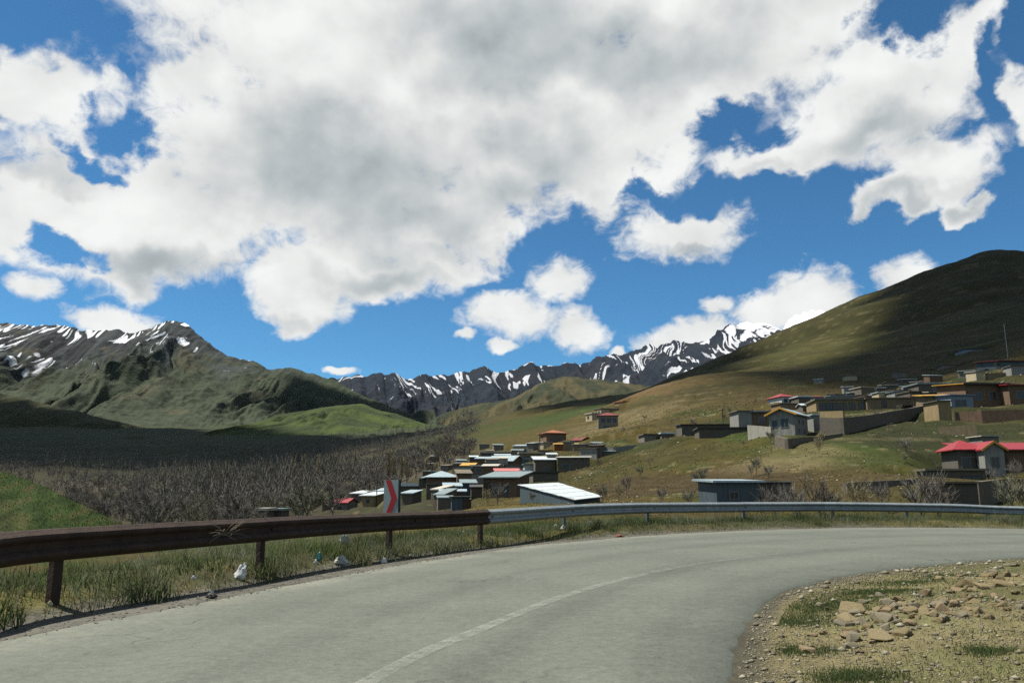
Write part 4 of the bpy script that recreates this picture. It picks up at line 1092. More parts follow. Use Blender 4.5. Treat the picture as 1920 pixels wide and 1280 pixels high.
def window(root, face, u, v, ww, hh, w, dep, h, frame=None):
    """u along the face 0..1, v metres from the eave down to the middle"""
    t, r = .05, .05
    mb = MB(); f = MB()
    a0, a1, z0, z1 = -ww / 2, ww / 2, -hh / 2, hh / 2
    for (x0, x1, q0, q1) in ((a0 - t, a1 + t, z1, z1 + t), (a0 - t, a1 + t, z0 - t, z0), (a0 - t, a0, z0, z1), (a1, a1 + t, z0, z1), (-.02, .02, z0, z1)):
        mb.box(x0, x1, -r, .02, q0, q1)
    f.box(a0, a1, -.018, .02, z0, z1)
    if face == 'F': loc, rz = ((u - .5) * w, 0, h - v), 0
    elif face == 'L': loc, rz = (-w / 2, dep * (1 - u), h - v), -math.pi / 2
    else: loc, rz = (w / 2, dep * u, h - v), math.pi / 2
    o = mb.build('window', frame or TRIM['white'], root, loc); o.rotation_euler = (0, 0, rz)
    f.build('pane', glass, o)
    return o
def building(label, px0, px1, py, Y, dep, yaw=0, roof='flat', wall='adobe', rmat='mud', rise=.6, over=.25, wins=(), door=None, fascia=None, name='house', cat='house', group='houses of the hillside village', th=.14, down=.4, hmax=None, wframe=None):
    c = P((px0 + px1) / 2, py, Y)
    w = (px1 - px0) / FPX * Y / CP
    ya = math.radians(yaw)
    ca, sa = math.cos(ya), math.sin(ya)
    def wld(x, y): return c.x + x * ca - y * sa, c.y + x * sa + y * ca
    wframe = TRIM[wframe] if wframe else None
    zs = [tz(*wld(x, y)) for x in (-w / 2, 0, w / 2) for y in (0, dep / 2, dep)]
    base = min(zs) - down
    if c.z - base < 1.6: base = c.z - 1.6
    h = c.z - base
    HOUSES.append((label, round(h, 1), round(max(zs) - base, 1), round(w, 1), wld(0, dep / 2)))
    root = empty(name, (c.x, c.y, base), ya)
    tag(root, label, cat, group)
    W_ = WALL[wall]; R_ = ROOF[rmat]; o = over
    mb = MB()
    T_ = .25
    if roof == 'gable_y':
        for y0, y1 in ((0, T_), (dep - T_, dep)):
            mb.prism([(-w / 2, 0), (w / 2, 0), (w / 2, h), (0, h + rise), (-w / 2, h)], y0, y1)
    elif roof in ('mono', 'monob'):
        k = 1 if roof == 'mono' else -1
        hb = h + k * rise
        mb.box(-w / 2, w / 2, 0, T_, 0, h); mb.box(-w / 2, w / 2, dep - T_, dep, 0, hb)
    else:
        mb.box(-w / 2, w / 2, 0, T_, 0, h); mb.box(-w / 2, w / 2, dep - T_, dep, 0, h)
    zb = (h + rise * (1 if roof == 'mono' else -1)) if roof in ('mono', 'monob') else h
    for x0, x1 in ((-w / 2, -w / 2 + T_), (w / 2 - T_, w / 2)):
        if roof == 'gable_x':
            mb.add([(x0, T_, 0), (x0, dep - T_, 0), (x0, dep - T_, h), (x0, dep / 2, h + rise), (x0, T_, h), (x1, T_, 0), (x1, dep - T_, 0), (x1, dep - T_, h), (x1, dep / 2, h + rise), (x1, T_, h)],
                   [(0, 4, 3, 2, 1), (5, 6, 7, 8, 9), (0, 1, 6, 5), (1, 2, 7, 6), (2, 3, 8, 7), (3, 4, 9, 8), (4, 0, 5, 9)])
        else:
            mb.add([(x0, T_, 0), (x1, T_, 0), (x1, dep - T_, 0), (x0, dep - T_, 0), (x0, T_, h), (x1, T_, h), (x1, dep - T_, zb), (x0, dep - T_, zb)],
                   [(0, 3, 2, 1), (4, 5, 6, 7), (0, 1, 5, 4), (1, 2, 6, 5), (2, 3, 7, 6), (3, 0, 4, 7)])
    mb.build('wall', W_, root)
    rf = MB(); e = .004
    if roof == 'flat':
        rf.box(-w / 2 - o, w / 2 + o, -o, dep + o, h + e, h + th + e)
    elif roof in ('mono', 'monob'):
        s = (zb - h) / dep
        rf.slab([(-w / 2 - o, -o, h - s * o + th), (w / 2 + o, -o, h - s * o + th), (w / 2 + o, dep + o, zb + s * o + th), (-w / 2 - o, dep + o, zb + s * o + th)], th - e)
    elif roof == 'gable_x':
        s = rise / (dep / 2); zo = h - s * o + th; zr = h + rise + th
        rf.slab([(-w / 2 - o, -o, zo), (w / 2 + o, -o, zo), (w / 2 + o, dep / 2, zr), (-w / 2 - o, dep / 2, zr)], th - e)
        rf.slab([(-w / 2 - o, dep / 2, zr), (w / 2 + o, dep / 2, zr), (w / 2 + o, dep + o, zo), (-w / 2 - o, dep + o, zo)], th - e)
    elif roof == 'gable_y':
        s = rise / (w / 2); zo = h - s * o + th; zr = h + rise + th
        rf.slab([(-w / 2 - o, -o, zo), (0, -o, zr), (0, dep + o, zr), (-w / 2 - o, dep + o, zo)], th - e)
        rf.slab([(0, -o, zr), (w / 2 + o, -o, zo), (w / 2 + o, dep + o, zo), (0, dep + o, zr)], th - e)
    elif roof == 'hip':
        i = min(w, dep) / 2 * .95
        a = [(-w / 2 - o, -o, h), (w / 2 + o, -o, h), (w / 2 + o, dep + o, h), (-w / 2 - o, dep + o, h)]
        b = [(-w / 2 + i, dep / 2 - .02, h + rise), (w / 2 - i, dep / 2 - .02, h + rise), (w / 2 - i, dep / 2 + .02, h + rise), (-w / 2 + i, dep / 2 + .02, h + rise)]
        rf.add([(x, y, z + e) for x, y, z in a] + [(x, y, z + .1) for x, y, z in a] + [(x, y, z + .1) for x, y, z in b],
               [(3, 2, 1, 0), (0, 1, 5, 4), (1, 2, 6, 5), (2, 3, 7, 6), (3, 0, 4, 7), (4, 5, 9, 8), (5, 6, 10, 9), (6, 7, 11, 10), (7, 4, 8, 11), (8, 9, 10, 11)])
    ro_ = rf.build('roof', R_, root)
    if fascia:
        fb = MB()
        if roof == 'gable_y':
            s = rise / (w / 2); zo = h - s * o + th + .02; zr = h + rise + th + .02; d_ = .24
            fb.prism([(-w / 2 - o - .03, zo), (0, zr), (0, zr - d_), (-w / 2 - o - .03, zo - d_)], -o - .05, -o - .003)
            fb.prism([(0, zr), (w / 2 + o + .03, zo), (w / 2 + o + .03, zo - d_), (0, zr - d_)], -o - .05, -o - .003)
        else:
            fb.box(-w / 2 - o - .02, w / 2 + o + .02, -o - .05, -o - .003, h - .12, h + th + .03)
        fb.build('fascia', TRIM[fascia], ro_)
    for wn_ in wins:
        window(root, *wn_, w, dep, h, wframe)
    if door:
        u, dw, dh = door
        z0 = max(0.0, max(zs[0], zs[3], zs[6]) - base)
        MB().box((u - .5) * w - dw / 2, (u - .5) * w + dw / 2, -.04, .02, z0, min(z0 + dh, h - .15)).build('door', wood, root)
    return root
for _a, _k in ROWS:
    building(*_a, **{k: v for k, v in _k.items() if k != 'hv'})

# the long shed with the big bright roof, lying below road level
def corner_shed(label, corners, wallm, roofm, zdown):
    q = [P(*c) for c in corners]                        # anticlockwise from above
    cx = sum((v for v in q), Vector()) / 4
    root = empty('shed', (cx.x, cx.y, min(tz(v.x, v.y) for v in q) - .4)); tag(root, label, 'shed', 'sheds near the road')
    loc = [v - root.location for v in q]
    cc = sum(loc, Vector()) / 4
    inn = [cc + (v - cc) * .93 for v in loc]
    for a, b in zip(inn, inn[1:] + inn[:1]):
        n = (b - a).cross(Vector((0, 0, 1))).normalized() * -.12
        MB().add([(a.x, a.y, 0), (b.x, b.y, 0), (b.x, b.y, b.z - .1), (a.x, a.y, a.z - .1), (a.x + n.x, a.y + n.y, 0), (b.x + n.x, b.y + n.y, 0), (b.x + n.x, b.y + n.y, b.z - .1), (a.x + n.x, a.y + n.y, a.z - .1)],
                 [(0, 1, 2, 3), (7, 6, 5, 4), (3, 2, 6, 7), (0, 4, 5, 1), (0, 3, 7, 4), (1, 5, 6, 2)]).build('wall', wallm, root)
    # roof sheets side by side, each a touch off the next
    n = 9
    for i in range(n):
        f0, f1 = i / n, (i + 1.02) / n
        a, d = loc[0].lerp(loc[1], f0), loc[0].lerp(loc[1], f1); b, c = loc[3].lerp(loc[2], f0), loc[3].lerp(loc[2], f1)
        k = .02 * (i % 2)
        MB().slab([(a.x, a.y, a.z + k), (d.x, d.y, d.z + k), (c.x, c.y, c.z + k), (b.x, b.y, b.z + k)], .05).build('roof_sheet', roofm, root)
    return root
corner_shed('long blue-walled shed with a large bright white sloping sheet roof', [(970, 908, 80), (1078, 936, 64), (1131, 930, 66), (1046, 904, 82)], WALL['sheet'], ROOF['white'], 2)

# ------------------------------------------------------------------ terrace and boundary walls
def wall_line(label, pts, m, th=.45, down=.6, name='retaining_wall', cat='wall', cap=None):
    q = [P(*p) for p in pts]
    root = empty(name, (q[0].x, q[0].y, min(tz(v.x, v.y) for v in q) - down)); tag(root, label, cat, 'stone and block walls of the village', 'thing')
    for a, b in zip(q[:-1], q[1:]):
        n_seg = max(1, int((b - a).length / 2.5))
        d = (b - a); d.z = 0; nn_ = Vector((-d.y, d.x, 0)).normalized() * th
        mb = MB(); vs = []
        for i in range(n_seg + 1):
            p = a.lerp(b, i / n_seg) - root.location
            g = tz(p.x + root.location.x, p.y + root.location.y) - down - root.location.z
            t = p.z + random.uniform(-.05, .05)
            vs += [(p.x, p.y, g), (p.x, p.y, t), (p.x + nn_.x, p.y + nn_.y, t), (p.x + nn_.x, p.y + nn_.y, g)]
        fs = []
        for i in range(n_seg):
            k = i * 4
            fs += [(k, k + 4, k + 5, k + 1), (k + 1, k + 5, k + 6, k + 2), (k + 2, k + 6, k + 7, k + 3)]
        fs += [(0, 1, 2, 3), (n_seg * 4 + 3, n_seg * 4 + 2, n_seg * 4 + 1, n_seg * 4)]
        mb.add(vs, fs).build('wall_section', m, root)
        if cap:
            mb = MB()
            mb.slab([(a.x - root.location.x, a.y - root.location.y - .06, a.z - root.location.z + .16), (b.x - root.location.x, b.y - root.location.y - .06, b.z - root.location.z + .16), (b.x + nn_.x - root.location.x, b.y + nn_.y - root.location.y, b.z - root.location.z + .16), (a.x + nn_.x - root.location.x, a.y + nn_.y - root.location.y, a.z - root.location.z + .16)], .1).build('coping', cap, root)
    return root
wall_line('tall terrace wall with a tan front and a long dark flank right of the outhouse', [(1536, 783, 109), (1581, 783, 106), (1640, 776, 114), (1745, 758, 132)], WALL['darkblock'])  # dark block colour stands in for shade on the flank
wall_line('tan upper front of the tall terrace wall', [(1537, 771, 109.6), (1580, 770, 106.8)], WALL['tan'], name='parapet_wall')  # tan colour for the sunlit face of the same wall
wall_line('low dark stone wall in front of the mustard-trimmed house', [(1452, 817, 101), (1477, 822, 97), (1530, 818, 102), (1580, 812, 105)], WALL['stone'])
wall_line('whitish garden wall below the blue roof', [(1401, 797, 112), (1445, 800, 108)], mat('whitewash', (.33, .32, .26), .95, 0, .25, 1.0, .2, streak=.3))
wall_line('long grey terrace wall along the middle of the village', [(1104, 838, 152), (1150, 838, 150), (1200, 833, 150)], WALL['palegrey'])
wall_line('brown terrace wall continuing right to the dark stable', [(1200, 830, 148), (1250, 824, 144), (1310, 818, 138)], WALL['stone'])
wall_line('white balustrade wall on the shaded right slope', [(1818, 697, 176), (1866, 688, 180)], mat('whitewash_dim', (.22, .22, .19), .95, 0, .5, 3.0), name='parapet_wall')
wall_line('dry stone boundary wall near the guardrail at the right edge', [(1834, 903, 50), (1880, 899, 52), (1990, 897, 54)], WALL['stone'])
wall_line('low rubble wall left of the square dark shed', [(1588, 903, 58), (1660, 901, 60), (1720, 899, 62)], WALL['stone'])
wall_line('dark foundation wall under the row of pale roofs', [(1590, 748, 150), (1700, 730, 170)], WALL['stone'])

wall_line('mud-brown terrace wall below the row of pale roofs', [(1592, 742, 165), (1650, 735, 170), (1724, 722, 182)], WALL['adobe'])
wall_line('mud-brown wall stepping down from the dark adobe block', [(1712, 760, 136), (1760, 757, 134)], WALL['adobe'])
wall_line('brown courtyard wall in front of the wide mustard roofed house', [(1790, 772, 118), (1840, 770, 116), (1990, 764, 114)], WALL['brick'])
wall_line('adobe garden wall on the slope above the red-roofed house', [(1760, 800, 110), (1830, 796, 108)], WALL['adobe'])
wall_line('stepped adobe wall under the dark red roofed house', [(1850, 700, 160), (1990, 694, 160)], WALL['adobe'])

# slim pole on the shaded hill, telegraph poles
polemat = mat('pale_pole', (.42, .42, .40), .7, 0, .15)
darkpole = mat('dark_pole', (.05, .045, .04), .8, 0, .2)
def pole(label, px, pyt, pyb, Y, r, m, arm=True):
    a = P(px, pyb, Y); g = tz(a.x, a.y) - .3; t = P(px, pyt, Y).z
    root = empty('pole', (a.x, a.y, g)); tag(root, label, 'pole', 'poles in the village')
    MB().tube([(0, 0, 0), (0, 0, t - g)], [r, r * .7], 7).build('shaft', m, root)
    if arm:
        MB().box(-.7, .7, -.05, .05, t - g - .5, t - g - .4).build('crossarm', m, root)
        for x in (-.6, 0, .6):
            MB().tube([(x, 0, t - g - .4), (x, 0, t - g - .2)], .04, 5).build('insulator', polemat, root)
    return root
pole('tall pale lamp pole on the shaded hill above the right houses', 1888, 606, 655, 200, .07, polemat, False)
pole('dark telegraph pole beside the pale block tower', 1356, 764, 800, 135, .1, darkpole)
pole('dark telegraph pole among the houses under the rust orange roof', 1012, 812, 850, 190, .12, darkpole)
pole('thin dark pole in the trees left of the chevron sign', 706, 890, 935, 140, .09, darkpole, False)

# ------------------------------------------------------------------ trees (leafless in early spring)
bark = mat('grey_bark', (.12, .105, .09), .95, 0, .25, 3)
twig_cols = [mat('twig_grey_brown', (.160, .150, .130), .95, 0, .15, 1), mat('twig_brown', (.142, .124, .102), .95, 0, .15, 1),
             mat('twig_olive_bud', (.155, .155, .105), .95, 0, .15, 1), mat('twig_straw', (.25, .215, .125), .95, 0, .15, 1)]
def bare_tree(seed, h, spread, n1, n_tw, upright=.5, tw=.045, twl=.9):
    """trunk MB, limb MB and a cloud of twigs as long thin triangles"""
    rd = random.Random(seed); R3 = lambda a: Vector((rd.uniform(-a, a), rd.uniform(-a, a), rd.uniform(-a, a)))
    trunk, limbs, tv = MB(), MB(), []
    pts = [Vector((0, 0, -.5))]
    top = h * (.85 if upright > .7 else .55)
    for i in range(1, 6):
        pts.append(Vector((rd.uniform(-1, 1) * .05 * h * i / 5 * (1 - upright * .7), rd.uniform(-1, 1) * .05 * h * i / 5 * (1 - upright * .7), top * i / 5)))
    r0 = h * .022
    trunk.tube(pts, [r0 * (1 - .14 * i) for i in range(6)], 5)
    ends = []
    for k in range(n1):
        f = rd.uniform(.25, 1.0) if upright < .7 else rd.uniform(.08, 1.0)
        b = pts[0].lerp(pts[-1], f) if False else Vector([np.interp(f * 5, range(6), [p[j] for p in pts]) for j in range(3)])
        a = k * 2.4 + rd.uniform(-.5, .5)
        d = Vector((math.cos(a), math.sin(a), 0)) * (1 - upright) + Vector((0, 0, 1)) * (.35 + upright)
        d.normalize()
        L = spread * rd.uniform(.55, 1.0) * (1.15 - .45 * f) if upright < .7 else h * .28 * (1.1 - .6 * f)
        m1 = b + d * L * .5 + R3(.1 * L); e = b + d * L + Vector((0, 0, .12 * L)) + R3(.12 * L)
        limbs.tube([b, m1, e], [r0 * .42, r0 * .26, r0 * .1], 3)
        ends += [(m1, e)]
        for q in range(4):
            s = b.lerp(e, rd.uniform(.3, .9)) + R3(.03 * L); d2 = (d + R3(.8)); d2.z = abs(d2.z) * .8 + .15; d2.normalize()
            e2 = s + d2 * L * rd.uniform(.3, .6)
            limbs.tube([s, e2], [r0 * .18, r0 * .05], 3); ends.append((s, e2))
    for k in range(n_tw):
        a, b = rd.choice(ends); s = a.lerp(b, rd.uniform(.25, 1.05))
        d = (b - a).normalized() * .6 + R3(.9 * (1 - upright * .55)) + Vector((0, 0, .25 + upright * .7)); d.normalize()
        L = twl * rd.uniform(.5, 1.2); w = d.cross(R3(1)).normalized() * tw * rd.uniform(.6, 1.2)
        tv += [s - w * .5, s + w * .5, s + d * L]
    return trunk, limbs, tv
def tri_mesh(name, tv):
    me = bpy.data.meshes.new(name); me.from_pydata([tuple(v) for v in tv], [], [(i, i + 1, i + 2) for i in range(0, len(tv), 3)]); return me
class TreeKind:
    def __init__(s, seed, tmat, **kw):
        t, l, tv = bare_tree(seed, **kw)
        n = len(l.v); l.v += [tuple(v) for v in tv]; l.f += [(n + i, n + i + 1, n + i + 2) for i in range(0, len(tv), 3)]
        s.t, s.c = t.mesh('trunk'), l.mesh('crown'); s.t.materials.append(bark); s.c.materials.append(tmat); s.tv = tv; s.h = kw['h']
orchard = [TreeKind(300 + i, twig_cols[i % 3], h=random.uniform(5.5, 7.5), spread=random.uniform(3.6, 4.6), n1=16, n_tw=2200, upright=.35) for i in range(7)]
poplars = [TreeKind(330 + i, twig_cols[2 + (i % 2)], h=random.uniform(12, 15), spread=2, n1=26, n_tw=1300, upright=.85, tw=.05, twl=1.3) for i in range(4)]
shrubs = [TreeKind(350 + i, twig_cols[i % 4], h=random.uniform(1.6, 2.2), spread=1.5, n1=14, n_tw=900, tw=.02, twl=.42) for i in range(5)]
HXY = [h[4] for h in HOUSES]
def clear_of_houses(x, y, d): return all((x - a) ** 2 + (y - b) ** 2 > d * d for a, b in HXY)
def plant(kind, name, label, cat, group, x, y, sc, trunk=True):
    root = empty(name, (x, y, tz(x, y) - .05), random.uniform(0, 6.28)); root.scale = (sc * random.uniform(.9, 1.1), sc * random.uniform(.9, 1.1), sc)
    tag(root, label, cat, group)
    link('trunk' if cat == 'tree' else 'stem', kind.t, None, root); link('crown' if cat == 'tree' else 'branches', kind.c, None, root)
    return root
rt = random.Random(5)
n_t = 0; tries = 0
spots_t = []
while n_t < 290 and tries < 20000:
    tries += 1
    px, Y = (rt.uniform(130, 860), 85 * (4.6 ** rt.random())) if tries % 5 < 3 else (rt.uniform(560, 890), rt.uniform(200, 470))
    if px > 600 and Y < 115 + (px - 600) * .35: continue
    if px > 740 and Y < 210: continue
    v = P(px, 918, Y); x = v.x
    if not clear_of_houses(x, Y, 6): continue
    if px < 270 and Y < 130: continue
    if fbmn(np.array([x / 45.]), np.array([Y / 45.]), 2, 91)[0] < -.42: continue
    if any((x - a) ** 2 + (Y - b) ** 2 < 9 for a, b in spots_t): continue
    spots_t.append((x, Y)); n_t += 1
    ki = rt.randrange(7)
    lb = 'leafless ' + ['grey-twigged', 'brown-twigged', 'olive-budded'][ki % 3] + ' tree in the ' + ('front edge' if Y < 140 else 'middle' if Y < 240 else 'back') + ' of the valley wood' + (' next to the village' if px > 640 else ' behind the rusty rail' if px > 380 else ' near the green knoll')
    plant(orchard[ki], 'bare_tree', lb, 'tree', 'leafless trees of the valley wood', x, Y, rt.uniform(.62, 1.02))
POP = [(728, 205, 1.15, 'pale poplar rising behind the top of the chevron sign'), (737, 212, 1.0, 'second pale poplar just right behind the chevron sign'), (752, 220, .95, 'slim poplar right of the chevron sign'), (762, 228, .9, 'slim poplar between the chevron sign and the pale blue hipped roof')]
for px, Y, sc, lb in POP:
    v = P(px, 918, Y); plant(poplars[3] if sc > .96 else poplars[1], 'poplar_tree', lb, 'tree', 'poplars of the valley wood', v.x, Y, sc * .72)
for k in range(34):
    px = rt.choice([rt.uniform(385, 425), rt.uniform(470, 620), rt.uniform(480, 700), rt.uniform(560, 610)]); Y = rt.uniform(300, 430)
    v = P(px, 918, Y)
    plant(rt.choice(poplars), 'poplar_tree', 'slender leafless poplar standing in the far row of the valley wood', 'tree', 'poplars of the valley wood', v.x, Y, rt.uniform(.7, 1.05))
# the far wood, one mass
NW = 5600
wpx = np.where(rng.random(NW) < .6, rng.uniform(-60, 900, NW), rng.uniform(330, 890, NW)); wY = 170 + 730 * rng.random(NW) ** 1.15
wx = (wpx - 960) / FPX / CP * wY
okw = (fbmn(wx / 90, wY / 90, 2, 95) > -.22) & ~((wpx > 780) & (wY < 420)) & ~((wpx > 600) & (wY < 260)) & ~((wpx < 290) & (wY < 200))
wx, wY = wx[okw], wY[okw]; wz = terrain_z(wx, wY)
KT = [np.array([v[:] for v in kd.tv]).reshape(-1, 3, 3)[::26] for kd in orchard + poplars]
wv = []
for x, Y, z in zip(wx, wY, wz):
    t = KT[rt.randrange(7) if rt.random() < .82 else 7 + rt.randrange(4)]; sc = rt.uniform(.7, 1.15) * (.8 if Y > 600 else 1)
    w = t - t[:, :1]
    q = t[:, :1] + w * np.array([1, 3.4, 1.8])[None, :, None]
    wv.append(q * sc + np.array([x, Y, z]))
wv = np.concatenate(wv).reshape(-1, 3)
wd = np_mesh('woodland', wv, np.arange(len(wv)).reshape(-1, 3), False, False)
tag(link('woodland', wd, mat('far_twigs', (.135, .125, .10), .95, 0, .35, .05)), 'mass of leafless woodland filling the valley floor', 'woodland', kind='stuff')

BUSH = [(1492, 42, 1.0, 'grey bare bush right of the blue-grey shed'), (1535, 44, 1.15, 'brown bare bush behind the galvanised rail, nearest the low rubble wall'), (1560, 46, .9, 'small bare bush beside the brown bush'),
        (1606, 45, 1.1, 'tangled bare bush in front of the low rubble wall'), (1650, 47, .9, 'low bare bush at the right end of the rubble wall'), (1722, 42, 1.2, 'grey bush left of the square dark shed'),
        (1755, 41, 1.2, 'bushy bare shrub touching the square dark shed'), (1893, 42, 1.15, 'bare bush in front of the dry stone wall at the right edge'), (1915, 43, 1.0, 'bare bush cut by the right picture edge'),
        (1860, 72, 1.0, 'bush below the grey porch'), (1450, 47, .9, 'bush half hiding the low dark extension'), (1425, 46, .7, 'low green bush by the blue-grey shed'), (1130, 62, .8, 'pale bush at the end of the bright roofed shed'),
        (1160, 64, .7, 'straw-coloured bush right of the bright roofed shed'), (1240, 60, .6, 'low pale bush behind the galvanised rail, left of the blue-grey shed'), (1290, 58, .6, 'pale bush a little left of the blue-grey shed')]
for i, (px, Y, sc, lb) in enumerate(BUSH):
    v = P(px, 918, Y); plant(shrubs[i % 5], 'bare_bush', lb, 'bush', 'bare bushes behind the guardrail', v.x, Y, sc)
for k in range(60):
    px = rt.uniform(880, 1920); Y = rt.uniform(70, 210); v = P(px, 918, Y)
    if not clear_of_houses(v.x, Y, 4): continue
    plant(rt.choice(shrubs), 'scrub_bush', 'small leafless scrub bush on the village slope', 'bush', 'scrub on the village slope', v.x, Y, rt.uniform(.5, 1.0))

# ------------------------------------------------------------------ ground cover
def cover_material():
    m = bpy.data.materials.new('ground_cover'); m.use_nodes = True; T = NT(m.node_tree)
    out = T.n('ShaderNodeOutputMaterial'); d = T.n('ShaderNodeBsdfDiffuse'); t = T.n('ShaderNodeBsdfTranslucent'); mx = T.n('ShaderNodeMixShader')
    c = T.n('ShaderNodeAttribute', attribute_name='col').outputs['Color']
    T.put(d.inputs[0], c); T.put(t.inputs[0], c); mx.inputs[0].default_value = .5
    T.put(mx.inputs[1], d.outputs[0]); T.put(mx.inputs[2], t.outputs[0]); T.put(out.inputs[0], mx.outputs[0]); return m
cover_m = cover_material()
def blades(name, x, y, h, wd_, col, label, lean=.5, z=None):
    """one bent blade (two triangles) at each place"""
    n = len(x); z = terrain_z(x, y) - .01 if z is None else z
    a = rng.uniform(0, 2 * np.pi, n); la = rng.uniform(0, 2 * np.pi, n); ln = rng.uniform(.1, 1, n) * lean * h
    dx, dy = np.cos(a) * wd_ / 2, np.sin(a) * wd_ / 2
    lx, ly = np.cos(la) * ln, np.sin(la) * ln
    V = np.empty((n, 5, 3)); mx_, my_, mz_ = x + lx * .35, y + ly * .35, z + h * .62
    V[:, 0] = np.stack([x - dx, y - dy, z], 1); V[:, 1] = np.stack([x + dx, y + dy, z], 1)
    V[:, 2] = np.stack([mx_ - dx * .75, my_ - dy * .75, mz_], 1); V[:, 3] = np.stack([mx_ + dx * .75, my_ + dy * .75, mz_], 1)
    V[:, 4] = np.stack([x + lx, y + ly, z + h * rng.uniform(.8, 1, n)], 1)
    i = np.arange(n) * 5
    F_ = np.concatenate([np.stack([i, i + 1, i + 3], 1), np.stack([i, i + 3, i + 2], 1), np.stack([i + 2, i + 3, i + 4], 1)])
    c = np.repeat(col, 5, 0)
    o = link(name, np_mesh(name, V.reshape(-1, 3), F_, False, False, col=c), cover_m)
    return tag(o, label, 'grass', kind='stuff')
def pick(cols, n, wts=None):
    cols = np.array(cols); k = rng.choice(len(cols), n, p=wts); return cols[k] * rng.uniform(.7, 1.3, (n, 1))
# weeds and grass between the gravel and the guardrail, and just behind it
def along_outer(n, lo, hi):
    i = rng.uniform(30, NR - 60, n); i0 = i.astype(int); f = (i - i0)[:, None]
    p = ro[i0, :2] * (1 - f) + ro[i0 + 1, :2] * f; nr = nrm2(ro)[i0]
    d = rng.uniform(lo, hi, n)[:, None]
    return p + nr * d, d[:, 0]
cl, dcl = along_outer(5400, .55, 6.5)
keep = (fbmn(cl[:, 0] / 1.2, cl[:, 1] / 1.2, 3, 101) + smooth(.8, 1.6, dcl) * .9 > .05) & (cl[:, 1] > -2)
cl = cl[keep]; dcl = dcl[keep]; nb = 48
rs2 = np.linspace(6, rarc[-1] - 25, 700); rs2[:160] = np.repeat(np.array(posts_r[1:] + posts_g[:10])[:16], 10)[:160] if len(posts_r[1:] + posts_g[:10]) >= 16 else rs2[:160]
rp = np.stack([np.interp(rs2, rarc, railr[:, k]) for k in range(2)], 1) + rng.normal(0, .2, (700, 2))
rp[:160] += np.stack([np.interp(rs2[:160], rarc, nrm2(railr)[:, k]) for k in range(2)], 1) * -.16
cl = np.concatenate([cl, rp]); dcl = np.concatenate([dcl, np.full(700, 2.0)])
ix = np.repeat(np.arange(len(cl)), nb); sp_ = rng.uniform(.10, .30, len(cl))[ix]
xx = cl[ix, 0] + rng.normal(0, 1, len(ix)) * sp_; yy = cl[ix, 1] + rng.normal(0, 1, len(ix)) * sp_
clh = rng.uniform(.08, .21, len(cl)) * (1 + .6 * (rng.random(len(cl)) > .88)) * (.5 + .5 * smooth(.6, 1.2, dcl))
clh[-700:] *= 1.35
ccol = pick([(.075, .100, .040), (.095, .115, .055), (.150, .155, .105), (.17, .15, .085), (.065, .085, .034), (.14, .148, .115)], len(cl), [.2, .2, .2, .12, .12, .16])
gp = smooth(-.35, .45, fbmn(cl[:, 0] / 1.5, cl[:, 1] / 1.5, 3, 103) + .25 * fbmn(cl[:, 0] / .5, cl[:, 1] / .5, 2, 104))[:, None]
ccol = ccol * (1 - gp * .75) + pick([(.042, .066, .020), (.055, .080, .026), (.040, .055, .022)], len(cl)) * gp * .75
clh = clh * (.7 + .7 * smooth(-.4, .5, fbmn(cl[:, 0] / .9, cl[:, 1] / .9, 2, 105)))
so_ = signed_beyond(xx, yy, outer_c)
ok = so_ > .50 + .12 * fbmn(xx / .8, yy / .8, 2, 106)
for lpx, lpy in ((450, 1089), (597, 1062), (640, 1060), (645, 1036), (720, 1052), (397, 1116), (362, 1098), (92, 1146), (962, 986), (1042, 999), (1109, 990), (868, 1005)):
    g = G(lpx, lpy); k = g.xy.normalized()
    t_ = (xx - g.x) * -k.x + (yy - g.y) * -k.y; s_ = np.abs((xx - g.x) * k.y - (yy - g.y) * k.x)
    ok &= ~((t_ > -.12) & (t_ < .9) & (s_ < .20))
blades('grass', xx[ok], yy[ok], (clh[ix] * rng.uniform(.5, 1.15, len(ix)))[ok], (rng.uniform(.003, .008, ok.sum()) * (1 + 1.3 * gp[ix, 0][ok])), (ccol[ix] * rng.uniform(.75, 1.25, (len(ix), 1)))[ok], 'green and straw-coloured weeds along the foot of the guardrail', 1.1)
far, dfar = along_outer(60000, 4.5, 22)
far = far[far[:, 1] > -2]
fh = fbmn(far[:, 0] / 2, far[:, 1] / 2, 3, 107)
blades('bank_grass', far[:, 0], far[:, 1], rng.uniform(.05, .22, len(far)) * (1 + .6 * fh), rng.uniform(.008, .02, len(far)), pick([(.105, .10, .048), (.075, .085, .034), (.13, .115, .06), (.055, .066, .026)], len(far)), 'rough grass on the bank falling away behind the guardrail', .7)
lowg, dl = along_outer(70000, .6, 4.2); lowg = lowg[lowg[:, 1] > 0]
gl = smooth(-.3, .4, fbmn(lowg[:, 0] / 1.1, lowg[:, 1] / 1.1, 3, 109))[:, None]
blades('low_grass', lowg[:, 0], lowg[:, 1], rng.uniform(.03, .10, len(lowg)), rng.uniform(.005, .011, len(lowg)), pick([(.060, .085, .030), (.075, .095, .040)], len(lowg)) * gl + pick([(.105, .105, .060), (.095, .10, .065)], len(lowg)) * (1 - gl), 'low grey-green grass carpeting the verge beneath the guardrail', .9)
# low yellowish moss and dry grass by the gravel
cl2, d2_ = along_outer(16000, .55, 1.5)
blades('dry_grass', cl2[:, 0], cl2[:, 1], rng.uniform(.02, .07, len(cl2)), rng.uniform(.008, .016, len(cl2)), pick([(.16, .135, .04), (.12, .12, .04), (.17, .12, .05), (.08, .09, .03)], len(cl2)), 'short yellowish grass between the weeds and the gravel shoulder', .8)
